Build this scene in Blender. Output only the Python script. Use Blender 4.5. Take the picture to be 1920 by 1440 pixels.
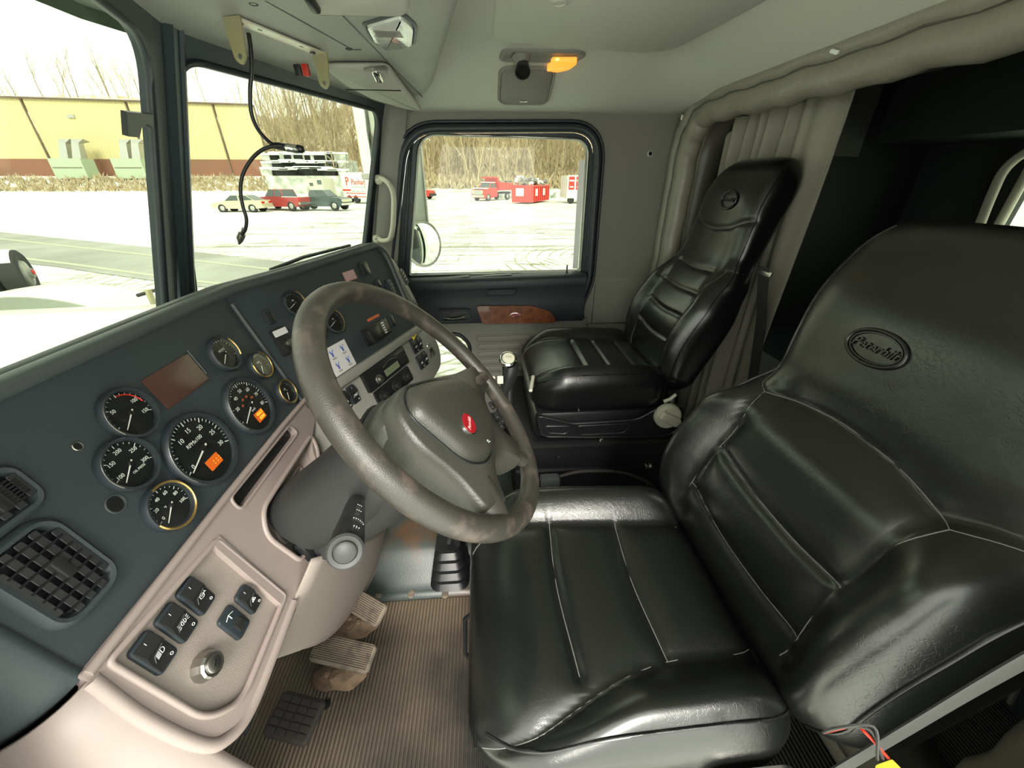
import bpy, bmesh, math, random
from math import sin, cos, pi, sqrt, radians
from mathutils import Vector as V, Matrix
from mathutils.geometry import tessellate_polygon
random.seed(7)
for o in list(bpy.data.objects): bpy.data.objects.remove(o)
SC = bpy.context.scene
COL = SC.collection

# ---------------------------------------------------------------- camera, sky, exposure
CAM = V((-1.0, 0.0, 1.25))
FPX = 721.0
_th, _ya = radians(28), radians(4.2)
FWD = V((cos(_th)*cos(_ya), -cos(_th)*sin(_ya), -sin(_th)))
RT = V((-sin(_ya), -cos(_ya), 0))
UPV = RT.cross(FWD)
cd = bpy.data.cameras.new('camera'); cam = bpy.data.objects.new('camera', cd); COL.objects.link(cam)
cd.sensor_width = 36; cd.lens = FPX/1920*36; cd.clip_start = .01; cd.clip_end = 600
cam.matrix_world = Matrix(((RT.x, UPV.x, -FWD.x, CAM.x), (RT.y, UPV.y, -FWD.y, CAM.y), (RT.z, UPV.z, -FWD.z, CAM.z), (0, 0, 0, 1)))
SC.camera = cam
w = bpy.data.worlds.new('overcast_sky'); SC.world = w; w.use_nodes = True
bg = w.node_tree.nodes['Background']
bg.inputs[0].default_value = (.97, 1.0, .90, 1); bg.inputs[1].default_value = 1.0
sl = bpy.data.lights.new('sun', 'SUN'); sl.energy = 1.6; sl.angle = radians(25); sl.color = (1, .95, .86)
so = bpy.data.objects.new('sun', sl); COL.objects.link(so)
so.rotation_euler = V((1.0, .12, -.75)).to_track_quat('-Z', 'Y').to_euler()
SC.view_settings.view_transform = 'Standard'
SC.view_settings.look = 'None'
SC.view_settings.gamma = 1.0
SC.view_settings.use_curve_mapping = False
SC.view_settings.exposure = 2.0

# ---------------------------------------------------------------- measuring helpers
def ray(u, v): return FWD*FPX + RT*(u-960) + UPV*(720-v)
def RX(u, v, x): r = ray(u, v); return CAM + r*((x-CAM.x)/r.x)
def RY(u, v, y): r = ray(u, v); return CAM + r*((y-CAM.y)/r.y)
def RZ(u, v, z): r = ray(u, v); return CAM + r*((z-CAM.z)/r.z)
class Fr:
    def __init__(s, o, ex, ey=None, ez=None):
        s.o = V(o); s.ex = V(ex).normalized()
        if ez is not None:
            s.ez = V(ez).normalized(); s.ey = s.ez.cross(s.ex).normalized(); s.ex = s.ey.cross(s.ez).normalized()
        else:
            s.ez = s.ex.cross(V(ey)).normalized(); s.ey = s.ez.cross(s.ex).normalized()
    def p(s, a, b, c=0.0): return s.o + s.ex*a + s.ey*b + s.ez*c
    def at(s, a, b, c=0.0): f = Fr(s.p(a, b, c), s.ex, s.ey); return f
    def on(s, u, v, h=0.0):
        r = ray(u, v); o = s.o + s.ez*h; t = (o-CAM).dot(s.ez)/r.dot(s.ez); p = CAM+r*t-s.o
        return (p.dot(s.ex), p.dot(s.ey))
    def rot(s, ang):
        c, n = cos(ang), sin(ang); f = Fr(s.o, s.ex*c+s.ey*n, s.ey*c-s.ex*n); return f
WF = Fr((0, 0, 0), (1, 0, 0), (0, 1, 0))

# ---------------------------------------------------------------- mesh building
def wl(o):
    p = V((0, 0, 0))
    while o: p = p + o.location; o = o.parent
    return p
def finish(me, name, mat, parent, smooth):
    o = bpy.data.objects.new(name, me); COL.objects.link(o)
    if mat: me.materials.append(mat)
    if parent: o.parent = parent
    if smooth:
        me.shade_smooth(); me.set_sharp_from_angle(angle=radians(smooth if smooth > 1 else 38))
    return o
class MB:
    def __init__(s): s.v = []; s.f = []
    def add(s, vs, fs):
        n = len(s.v); s.v += [V(x) for x in vs]; s.f += [tuple(i+n for i in f) for f in fs]; return s
    def box(s, fr, sx, sy, sz, c=(0, 0, 0)):
        vs = [fr.p(c[0]+i*sx/2, c[1]+j*sy/2, c[2]+k*sz/2) for i in (-1, 1) for j in (-1, 1) for k in (-1, 1)]
        return s.add(vs, [(0, 1, 3, 2), (4, 6, 7, 5), (0, 4, 5, 1), (2, 3, 7, 6), (0, 2, 6, 4), (1, 5, 7, 3)])
    def rbox(s, fr, sx, sy, sz, r, c=(0, 0, 0), bev=None, n=5):
        """rounded-corner slab lying in the frame plane, height sz from c[2], bevelled top"""
        bev = min(r*.6, sz*.5) if bev is None else bev
        out = rrect(sx, sy, r, n); inn = rrect(sx-2*bev, sy-2*bev, max(r-bev, .0005), n); m = len(out)
        vs = [fr.p(c[0]+x, c[1]+y, c[2]) for x, y in out] + [fr.p(c[0]+x, c[1]+y, c[2]+sz-bev) for x, y in out]
        k1 = rrect(sx-.6*bev, sy-.6*bev, max(r-.3*bev, .0005), n)
        vs += [fr.p(c[0]+x, c[1]+y, c[2]+sz-bev*.3) for x, y in k1]
        vs += [fr.p(c[0]+x, c[1]+y, c[2]+sz) for x, y in inn]
        fs = []
        for q in range(3):
            for i in range(m):
                j = (i+1) % m; fs.append((q*m+i, q*m+j, (q+1)*m+j, (q+1)*m+i))
        fs.append(tuple(range(3*m, 4*m))); fs.append(tuple(reversed(range(m))))
        return s.add(vs, fs)
    def plate(s, fr, outer, holes=(), th=.004, h=0.0, bev=0):
        """polygon with holes; front face at height h, thickness th behind it"""
        loops = [list(outer)] + [list(q) for q in holes]
        tri = tessellate_polygon([[V((x, y, 0)) for x, y in l] for l in loops])
        pts = [p for l in loops for p in l]; n = len(pts)
        vs = [fr.p(x, y, h) for x, y in pts] + [fr.p(x, y, h-th) for x, y in pts]
        def ar(t): (x0, y0), (x1, y1), (x2, y2) = [pts[i] for i in t]; return (x1-x0)*(y2-y0)-(x2-x0)*(y1-y0)
        tri = [t if ar(t) > 0 else (t[0], t[2], t[1]) for t in tri]
        fs = list(tri) + [(c+n, b+n, a+n) for a, b, c in tri]
        k = 0
        for l in loops:
            m = len(l)
            for i in range(m): j = (i+1) % m; fs.append((k+i, k+i+n, k+j+n, k+j))
            k += m
        return s.add(vs, fs)
    def tube(s, pts, r, n=8, closed=False, caps=True, sq=None):
        pts = [V(p) for p in pts]; m = len(pts)
        rs = r if isinstance(r, (list, tuple)) else [r]*m
        rings = []; prev = None
        for i in range(m):
            a = pts[(i-1) % m] if (closed or i > 0) else pts[i]; b = pts[(i+1) % m] if (closed or i < m-1) else pts[i]
            t = (b-a).normalized()
            if prev is None:
                u = t.cross(V((0, 0, 1)));
                if u.length < .1: u = t.cross(V((0, 1, 0)))
            else: u = prev - t*prev.dot(t)
            u.normalize(); prev = u; w_ = t.cross(u)
            rings.append([pts[i]+(u*cos(2*pi*k/n)+w_*sin(2*pi*k/n)*(sq or 1))*rs[i] for k in range(n)])
        vs = [p for rg in rings for p in rg]; fs = []
        for i in range(m if closed else m-1):
            i2 = (i+1) % m
            for k in range(n): k2 = (k+1) % n; fs.append((i*n+k, i*n+k2, i2*n+k2, i2*n+k))
        if caps and not closed: fs.append(tuple(reversed(range(n)))); fs.append(tuple((m-1)*n+k for k in range(n)))
        return s.add(vs, fs)
    def lathe(s, fr, prof, n=24, arc=None):
        """prof: (radius, height) pairs round fr.ez"""
        vs = []; m = len(prof)
        for r, h in prof: vs += [fr.p(r*cos(2*pi*k/n), r*sin(2*pi*k/n), h) for k in range(n)]
        fs = []
        for i in range(m-1):
            for k in range(n): k2 = (k+1) % n; fs.append((i*n+k, i*n+k2, (i+1)*n+k2, (i+1)*n+k))
        if prof[0][0] > 1e-6: fs.append(tuple(reversed(range(n))))
        if prof[-1][0] > 1e-6: fs.append(tuple((m-1)*n+k for k in range(n)))
        return s.add(vs, fs)
    def grid(s, fn, nu, nv, th=0, cu=False):
        vs = [V(fn(i/nu, j/nv)) for i in range(nu+1) for j in range(nv+1)]
        fs = [(i*(nv+1)+j, (i+1)*(nv+1)+j, (i+1)*(nv+1)+j+1, i*(nv+1)+j+1) for i in range(nu) for j in range(nv)]
        return s.add(vs, fs)
    def loft(s, rings, caps=True, closed=True):
        n = len(rings[0]); m = len(rings); vs = [V(p) for r in rings for p in r]; fs = []
        for i in range(m-1):
            for k in range(n if closed else n-1): k2 = (k+1) % n; fs.append((i*n+k, i*n+k2, (i+1)*n+k2, (i+1)*n+k))
        if caps: fs.append(tuple(reversed(range(n)))); fs.append(tuple((m-1)*n+k for k in range(n)))
        return s.add(vs, fs)
    def build(s, name, mat, parent=None, smooth=38, solid=0):
        o0 = wl(parent) if parent else V((0, 0, 0))
        me = bpy.data.meshes.new(name); me.from_pydata([tuple(p-o0) for p in s.v], [], s.f); me.validate(); 
        bm = bmesh.new(); bm.from_mesh(me)
        bmesh.ops.remove_doubles(bm, verts=bm.verts, dist=1e-6)
        bmesh.ops.recalc_face_normals(bm, faces=bm.faces); bm.to_mesh(me); bm.free()
        o = finish(me, name, mat, parent, smooth)
        if solid:
            md = o.modifiers.new('solid', 'SOLIDIFY'); md.thickness = solid; md.offset = 0
        return o
def rrect(sx, sy, r, n=5):
    r = min(r, sx/2-1e-5, sy/2-1e-5); out = []
    for cx, cy, a0 in ((sx/2-r, sy/2-r, 0), (-sx/2+r, sy/2-r, 90), (-sx/2+r, -sy/2+r, 180), (sx/2-r, -sy/2+r, 270)):
        for k in range(n+1):
            a = radians(a0+90*k/n); out.append((cx+r*cos(a), cy+r*sin(a)))
    return out
def fillet(pts, rs, n=6):
    """round the corners of a closed polygon"""
    out = []; m = len(pts)
    for i in range(m):
        p = V(pts[i]).to_2d(); a = V(pts[i-1]).to_2d(); b = V(pts[(i+1) % m]).to_2d(); r = rs[i] if isinstance(rs, (list, tuple)) else rs
        if r <= 0: out.append((p.x, p.y)); continue
        da = (a-p); db = (b-p); L = min(r, da.length*.45, db.length*.45)
        pa = p+da.normalized()*L; pb = p+db.normalized()*L
        for k in range(n+1):
            t = k/n; q = pa*(1-t)**2+p*2*t*(1-t)+pb*t*t; out.append((q.x, q.y))
    return out
def spline(pts, n=8, closed=False):
    """Catmull-Rom through points (3D or 2D as Vectors)"""
    P = [V(p) for p in pts]; m = len(P); out = []
    for i in range(m if closed else m-1):
        p0 = P[(i-1) % m] if (closed or i > 0) else P[i]*2-P[i+1]; p1 = P[i]; p2 = P[(i+1) % m]
        p3 = P[(i+2) % m] if (closed or i+2 < m) else P[i+1]*2-P[i]
        for k in range(n):
            t = k/n; out.append(.5*((2*p1)+(p2-p0)*t+(2*p0-5*p1+4*p2-p3)*t*t+(3*p1-p0-3*p2+p3)*t**3))
    if not closed: out.append(P[-1])
    return out
def ell(rx, ry, n=28, cx=0, cy=0): return [(cx+rx*cos(2*pi*k/n), cy+ry*sin(2*pi*k/n)) for k in range(n)]
def offset2(pts, d):
    m = len(pts); out = []
    A = sum(pts[i-1][0]*pts[i][1]-pts[i][0]*pts[i-1][1] for i in range(m)); sg = 1 if A > 0 else -1
    for i in range(m):
        p0, p1, p2 = V(pts[i-1]).to_2d(), V(pts[i]).to_2d(), V(pts[(i+1) % m]).to_2d()
        t = ((p1-p0).normalized()+(p2-p1).normalized())
        if t.length < 1e-6: t = p2-p1
        t.normalize(); out.append((p1.x+t.y*sg*d, p1.y-t.x*sg*d))
    return out
def smooth(a, b, x): t = max(0, min(1, (x-a)/(b-a))) if a != b else (x > a); return t*t*(3-2*t)
def lerp(a, b, t): return a+(b-a)*t

def text(s, fr, a, b, size, mat, parent, name='lettering', h=.0006, depth=.0003, align='CENTER', shear=0, sx=1.0, rot=0):
    c = bpy.data.curves.new('t', 'FONT'); c.body = s; c.size = size; c.align_x = align; c.align_y = 'CENTER'; c.extrude = depth; c.shear = shear; c.resolution_u = 3
    t = bpy.data.objects.new('t', c); me = bpy.data.meshes.new_from_object(t)
    f = fr.at(a, b, h).rot(rot) if rot else fr.at(a, b, h); o0 = wl(parent) if parent else V((0, 0, 0))
    for vt in me.vertices: vt.co = f.p(vt.co.x*sx, vt.co.y, vt.co.z)-o0
    bpy.data.objects.remove(t); bpy.data.curves.remove(c)
    me.name = name
    return finish(me, name, mat, parent, 0)
def tag(o, label=None, cat=None, group=None, kind=None):
    if label: o['label'] = label
    if cat: o['category'] = cat
    if group: o['group'] = group
    if kind: o['kind'] = kind
    return o
def thing(name, label, cat, loc, group=None):
    o = bpy.data.objects.new(name, None); COL.objects.link(o); o.location = loc; o.empty_display_size = .05
    return tag(o, label, cat, group)
def copy_tree(o, loc=None, rz=None, parent=None):
    c = o.copy(); COL.objects.link(c); c.parent = parent
    if loc is not None: c.location = loc
    if rz is not None: c.rotation_euler = (0, 0, rz)
    for ch in list(o.children): copy_tree(ch, parent=c)
    return c

# ---------------------------------------------------------------- materials
def mat(name, col, rough=.5, metal=0, bump=None, var=None, spec=.5, emit=None, coat=0, alpha=None):
    """bump=(scale, strength, distance); var=(scale, amount, colour2)"""
    m = bpy.data.materials.new(name); m.use_nodes = True; nt = m.node_tree; b = nt.nodes['Principled BSDF']
    b.inputs['Base Color'].default_value = (*col, 1); b.inputs['Roughness'].default_value = rough; b.inputs['Metallic'].default_value = metal
    b.inputs['Specular IOR Level'].default_value = spec; b.inputs['Coat Weight'].default_value = coat
    tc = nt.nodes.new('ShaderNodeTexCoord')
    if emit: b.inputs['Emission Color'].default_value = (*emit[0], 1); b.inputs['Emission Strength'].default_value = emit[1]
    if var:
        n = nt.nodes.new('ShaderNodeTexNoise'); n.inputs['Scale'].default_value = var[0]; n.inputs['Detail'].default_value = 4
        nt.links.new(tc.outputs['Object'], n.inputs['Vector'])
        r = nt.nodes.new('ShaderNodeMapRange'); r.inputs[1].default_value = .62-.25*var[1]; r.inputs[2].default_value = .72
        nt.links.new(n.outputs[0], r.inputs[0])
        x = nt.nodes.new('ShaderNodeMix'); x.data_type = 'RGBA'; x.inputs[6].default_value = (*col, 1); x.inputs[7].default_value = (*var[2], 1)
        nt.links.new(r.outputs[0], x.inputs[0]); nt.links.new(x.outputs[2], b.inputs['Base Color'])
    if bump:
        n = nt.nodes.new('ShaderNodeTexNoise'); n.inputs['Scale'].default_value = bump[0]; n.inputs['Detail'].default_value = 3
        nt.links.new(tc.outputs['Object'], n.inputs['Vector'])
        bp = nt.nodes.new('ShaderNodeBump'); bp.inputs['Strength'].default_value = bump[1]; bp.inputs['Distance'].default_value = bump[2]
        nt.links.new(n.outputs[0], bp.inputs['Height']); nt.links.new(bp.outputs[0], b.inputs['Normal'])
    return m
M = {}
M['dash_dark'] = mat('dash_dark', (.028, .037, .042), .62, bump=(900, .35, .0006))
M['charcoal'] = mat('charcoal_plastic', (.022, .023, .023), .5, bump=(700, .35, .0005))
M['dash_edge'] = mat('dash_edge', (.060, .070, .070), .5, bump=(900, .3, .0005))
M['beige'] = mat('beige_plastic', (.265, .215, .198), .48, bump=(700, .35, .0005))
M['beige2'] = mat('beige_panel', (.25, .212, .188), .6, bump=(600, .5, .0008))
M['greyp'] = mat('grey_plastic', (.23, .225, .20), .55, bump=(500, .25, .0005))
M['wallgrey'] = mat('wall_grey', (.215, .205, .18), .6, bump=(350, .25, .0006))
M['headliner'] = mat('headliner', (.56, .565, .49), .85, bump=(300, .35, .0008))
M['console'] = mat('overhead_plastic', (.38, .385, .34), .6, bump=(600, .35, .0006), var=(5, .9, (.33, .33, .295)))
M['visor'] = mat('visor', (.42, .415, .36), .65, bump=(500, .3, .0005))
M['rubber'] = mat('black_rubber', (.020, .026, .032), .45)
M['frame'] = mat('window_frame', (.035, .048, .055), .4)
M['black'] = mat('black_plastic', (.010, .011, .012), .35)
M['satin'] = mat('black_satin', (.018, .018, .018), .3, bump=(600, .2, .0004))
M['visor_out'] = mat('smoked_visor', (.16, .20, .15), .3)
M['chrome'] = mat('chrome', (.80, .79, .76), .12, 1)
M['steel'] = mat('dull_steel', (.45, .43, .40), .35, 1)
M['brass'] = mat('worn_brass', (.62, .42, .14), .3, .9, var=(60, .8, (.30, .24, .14)))
M['zinc'] = mat('yellow_zinc', (.46, .42, .24), .35, .45, var=(14, .9, (.42, .40, .30)))
M['zinc_bright'] = mat('zinc_face', (.72, .74, .62), .35, .25, var=(22, .9, (.70, .50, .44)))
M['white'] = mat('white_marking', (.75, .77, .74), .6)
M['needle'] = mat('needle_white', (.85, .83, .78), .5)
M['red'] = mat('red_enamel', (.30, .010, .016), .3)
M['redpl'] = mat('red_plastic', (.60, .03, .015), .35)
M['lcd'] = mat('orange_display', (.40, .08, .01), .4, emit=((1.0, .16, .01), .12))
M['lcd2'] = mat('orange_digits', (.9, .3, .03), .4, emit=((1.0, .42, .03), .6))
M['dispoff'] = mat('unlit_display', (.075, .034, .027), .3)
M['amber'] = mat('amber_lens', (.8, .25, .03), .3, emit=((1.0, .33, .04), .35))
M['amberhot'] = mat('amber_bulb', (1, .5, .05), .3, emit=((1.0, .55, .08), 1.2))
M['lens'] = mat('clear_lens', (.62, .63, .60), .12, coat=.6, bump=(90, .5, .002))
M['cream'] = mat('cream_plastic', (.55, .53, .43), .45)
M['wood'] = mat('wood_veneer', (.26, .085, .035), .3, var=(38, .9, (.14, .04, .018)), coat=.4)
M['rubberpad'] = mat('pedal_rubber', (.035, .030, .027), .7, bump=(300, .4, .001))
M['dirty'] = mat('dirty_metal', (.20, .13, .08), .7, var=(30, .9, (.07, .05, .035)), bump=(120, .5, .002))
M['grit'] = mat('dusty_pad', (.20, .16, .12), .8, var=(40, .6, (.09, .075, .065)))
M['floor2'] = mat('tunnel_rubber', (.040, .052, .050), .36, var=(5, .2, (.10, .055, .03)), bump=(200, .3, .0008))
M['carpet'] = mat('firewall_mat', (.09, .11, .085), .8, bump=(300, .5, .001))
M['webbing'] = mat('grey_webbing', (.032, .032, .030), .8)
M['belt'] = mat('black_webbing', (.03, .03, .03), .7)
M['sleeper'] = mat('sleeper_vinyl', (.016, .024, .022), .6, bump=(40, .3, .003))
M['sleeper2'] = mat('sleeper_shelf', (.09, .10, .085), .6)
M['vinyl'] = mat('taupe_vinyl', (.25, .235, .19), .38, bump=(28, .35, .006))
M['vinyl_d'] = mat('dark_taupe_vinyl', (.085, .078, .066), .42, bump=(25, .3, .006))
M['curtain'] = mat('taupe_curtain', (.31, .29, .24), .8, bump=(400, .3, .0005))
M['rim'] = mat('worn_rim_leather', (.036, .033, .028), .38, bump=(700, .6, .0007), var=(34, .35, (.085, .068, .056)))
M['pad'] = mat('wheel_pad', (.036, .036, .030), .40, bump=(420, .6, .0008))
M['paper'] = mat('paper_label', (.62, .60, .60), .6)
M['pink'] = mat('pink_label', (.55, .30, .28), .6)
M['blue'] = mat('blue_print', (.05, .11, .40), .6)
M['orange'] = mat('orange_label', (.60, .14, .05), .6)
M['yellow'] = mat('yellow_tag', (.75, .62, .05), .5)
M['green_lcd'] = mat('radio_display', (.16, .19, .12), .3)
M['thread'] = mat('seam_thread', (.14, .14, .13), .6)

def leather(name, col, rough, crack, spec=.5):
    m = mat(name, col, rough, spec=spec); nt = m.node_tree; b = nt.nodes['Principled BSDF']; L = nt.links
    tc = nt.nodes.new('ShaderNodeTexCoord')
    n1 = nt.nodes.new('ShaderNodeTexNoise'); n1.inputs['Scale'].default_value = 9; n1.inputs['Detail'].default_value = 6; L.new(tc.outputs['Object'], n1.inputs['Vector'])
    mp = nt.nodes.new('ShaderNodeMix'); mp.data_type = 'RGBA'; mp.inputs[0].default_value = .30; L.new(tc.outputs['Object'], mp.inputs[6]); L.new(n1.outputs['Color'], mp.inputs[7])
    v = nt.nodes.new('ShaderNodeTexVoronoi'); v.feature = 'DISTANCE_TO_EDGE'; v.inputs['Scale'].default_value = 62; L.new(mp.outputs[2], v.inputs['Vector'])
    r = nt.nodes.new('ShaderNodeMapRange'); r.inputs[1].default_value = 0; r.inputs[2].default_value = .055; L.new(v.outputs['Distance'], r.inputs[0])
    n2 = nt.nodes.new('ShaderNodeTexNoise'); n2.inputs['Scale'].default_value = 5; n2.inputs['Detail'].default_value = 2; L.new(tc.outputs['Object'], n2.inputs['Vector'])
    r2 = nt.nodes.new('ShaderNodeMapRange'); r2.inputs[1].default_value = .40; r2.inputs[2].default_value = .56; L.new(n2.outputs[0], r2.inputs[0])
    x = nt.nodes.new('ShaderNodeMix'); x.data_type = 'FLOAT'; x.inputs[2].default_value = 1.0; L.new(r2.outputs[0], x.inputs[0]); L.new(r.outputs[0], x.inputs[3])
    b1 = nt.nodes.new('ShaderNodeBump'); b1.inputs['Strength'].default_value = crack; b1.inputs['Distance'].default_value = .0012; L.new(x.outputs[0], b1.inputs['Height'])
    n3 = nt.nodes.new('ShaderNodeTexNoise'); n3.inputs['Scale'].default_value = 14; n3.inputs['Detail'].default_value = 5; L.new(tc.outputs['Object'], n3.inputs['Vector'])
    b2 = nt.nodes.new('ShaderNodeBump'); b2.inputs['Strength'].default_value = .25; b2.inputs['Distance'].default_value = .004; L.new(n3.outputs[0], b2.inputs['Height']); L.new(b1.outputs[0], b2.inputs['Normal'])
    L.new(b2.outputs[0], b.inputs['Normal'])
    return m
M['leather'] = leather('black_leather', (.005, .006, .0055), .30, .13, .85)
M['leather2'] = leather('black_leather_smooth', (.005, .006, .006), .28, .10, .7)

def floor_mat():
    m = mat('ribbed_floor_mat', (.05, .045, .04), .65); nt = m.node_tree; b = nt.nodes['Principled BSDF']; L = nt.links
    tc = nt.nodes.new('ShaderNodeTexCoord'); sp = nt.nodes.new('ShaderNodeSeparateXYZ'); L.new(tc.outputs['Object'], sp.inputs[0])
    mu = nt.nodes.new('ShaderNodeMath'); mu.operation = 'MULTIPLY'; mu.inputs[1].default_value = 2*pi/.0105; L.new(sp.outputs['Y'], mu.inputs[0])
    si = nt.nodes.new('ShaderNodeMath'); si.operation = 'SINE'; L.new(mu.outputs[0], si.inputs[0])
    bp = nt.nodes.new('ShaderNodeBump'); bp.inputs['Distance'].default_value = .002; bp.inputs['Strength'].default_value = .9; L.new(si.outputs[0], bp.inputs['Height']); L.new(bp.outputs[0], b.inputs['Normal'])
    n = nt.nodes.new('ShaderNodeTexNoise'); n.inputs['Scale'].default_value = 3.2; n.inputs['Detail'].default_value = 6; L.new(tc.outputs['Object'], n.inputs['Vector'])
    # dust: thick toward the pedals and tunnel edge
    g = nt.nodes.new('ShaderNodeMapRange'); g.inputs[1].default_value = -.1; g.inputs[2].default_value = .5; g.inputs[3].default_value = -.10; g.inputs[4].default_value = .22; L.new(sp.outputs['Y'], g.inputs[0])
    ad = nt.nodes.new('ShaderNodeMath'); L.new(n.outputs[0], ad.inputs[0]); L.new(g.outputs[0], ad.inputs[1])
    g2 = nt.nodes.new('ShaderNodeMapRange'); g2.inputs[1].default_value = -.30; g2.inputs[2].default_value = -.19; g2.inputs[3].default_value = 0; g2.inputs[4].default_value = .28; L.new(sp.outputs['X'], g2.inputs[0])
    ad2 = nt.nodes.new('ShaderNodeMath'); L.new(ad.outputs[0], ad2.inputs[0]); L.new(g2.outputs[0], ad2.inputs[1])
    r = nt.nodes.new('ShaderNodeMapRange'); r.inputs[1].default_value = .50; r.inputs[2].default_value = .92; L.new(ad2.outputs[0], r.inputs[0])
    s2 = nt.nodes.new('ShaderNodeMapRange'); s2.inputs[1].default_value = -1; s2.inputs[2].default_value = 1; s2.inputs[3].default_value = 1; s2.inputs[4].default_value = .45; L.new(si.outputs[0], s2.inputs[0])
    mm = nt.nodes.new('ShaderNodeMath'); mm.operation = 'MULTIPLY'; L.new(r.outputs[0], mm.inputs[0]); L.new(s2.outputs[0], mm.inputs[1])
    x = nt.nodes.new('ShaderNodeMix'); x.data_type = 'RGBA'; x.inputs[6].default_value = (.028, .026, .024, 1); x.inputs[7].default_value = (.24, .18, .12, 1)
    L.new(mm.outputs[0], x.inputs[0]); L.new(x.outputs[2], b.inputs['Base Color'])
    return m
M['floor'] = floor_mat()

def glass(name, tint, refl=.035):
    m = bpy.data.materials.new(name); m.use_nodes = True; nt = m.node_tree; nt.nodes.remove(nt.nodes['Principled BSDF'])
    out = nt.nodes['Material Output']; t = nt.nodes.new('ShaderNodeBsdfTransparent'); t.inputs[0].default_value = (*tint, 1)
    g = nt.nodes.new('ShaderNodeBsdfGlossy'); g.inputs['Roughness'].default_value = .02
    x = nt.nodes.new('ShaderNodeMixShader'); x.inputs[0].default_value = refl
    nt.links.new(t.outputs[0], x.inputs[1]); nt.links.new(g.outputs[0], x.inputs[2]); nt.links.new(x.outputs[0], out.inputs[0]); return m
M['glass'] = glass('tinted_glass', (.63, .66, .60))
M['gauge_glass'] = glass('gauge_glass', (.96, .97, .96), .03)
M['mirror'] = mat('mirror_glass', (.85, .87, .85), .03, 1)
# outdoors
M['asphalt'] = mat('wet_asphalt', (.26, .26, .235), .6, var=(.35, .9, (.40, .40, .37)), bump=(8, .2, .02))
M['siding'] = mat('yellow_siding', (.62, .54, .29), .55)
M['rust'] = mat('red_brown_base', (.24, .10, .065), .7, var=(.25, .8, (.19, .11, .07)))
M['seamm'] = mat('dark_downpipe', (.16, .11, .08), .6)
M['acgreen'] = mat('pale_green_metal', (.42, .50, .36), .5)
M['bark'] = mat('bark', (.26, .19, .11), .9, var=(3, .8, (.42, .34, .22)))
M['bark2'] = mat('pale_bark', (.48, .38, .23), .9)
M['brushm'] = mat('dry_brush', (.34, .25, .14), .9, var=(1.5, .9, (.60, .52, .38)))
M['carbeige'] = mat('car_champagne', (.55, .52, .36), .3, coat=.5)
M['carred'] = mat('car_red', (.33, .035, .035), .3, coat=.5)
M['carred2'] = mat('truck_red', (.62, .035, .025), .35, coat=.3)
M['cargreen'] = mat('car_dark_green', (.035, .060, .060), .3, coat=.5)
M['carglass'] = mat('car_glass', (.07, .09, .09), .08)
M['tyre'] = mat('tyre', (.025, .027, .027), .8, bump=(30, .5, .01))
M['hub'] = mat('wheel_hub', (.45, .45, .42), .4, .5)
M['snowm'] = mat('snow_cap', (.80, .83, .78), .8)
M['tail'] = mat('tail_light', (.55, .02, .02), .3)
M['truckwhite'] = mat('white_paint', (.74, .76, .70), .4, coat=.3)
M['hood'] = mat('hood_white', (.70, .73, .68), .35, coat=.5)
M['rubble'] = mat('snowy_blocks', (.30, .32, .27), .8, var=(1.2, .9, (.70, .72, .66)))
M['junk'] = mat('scrap', (.10, .11, .10), .7, var=(2, .9, (.45, .44, .40)))

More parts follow.
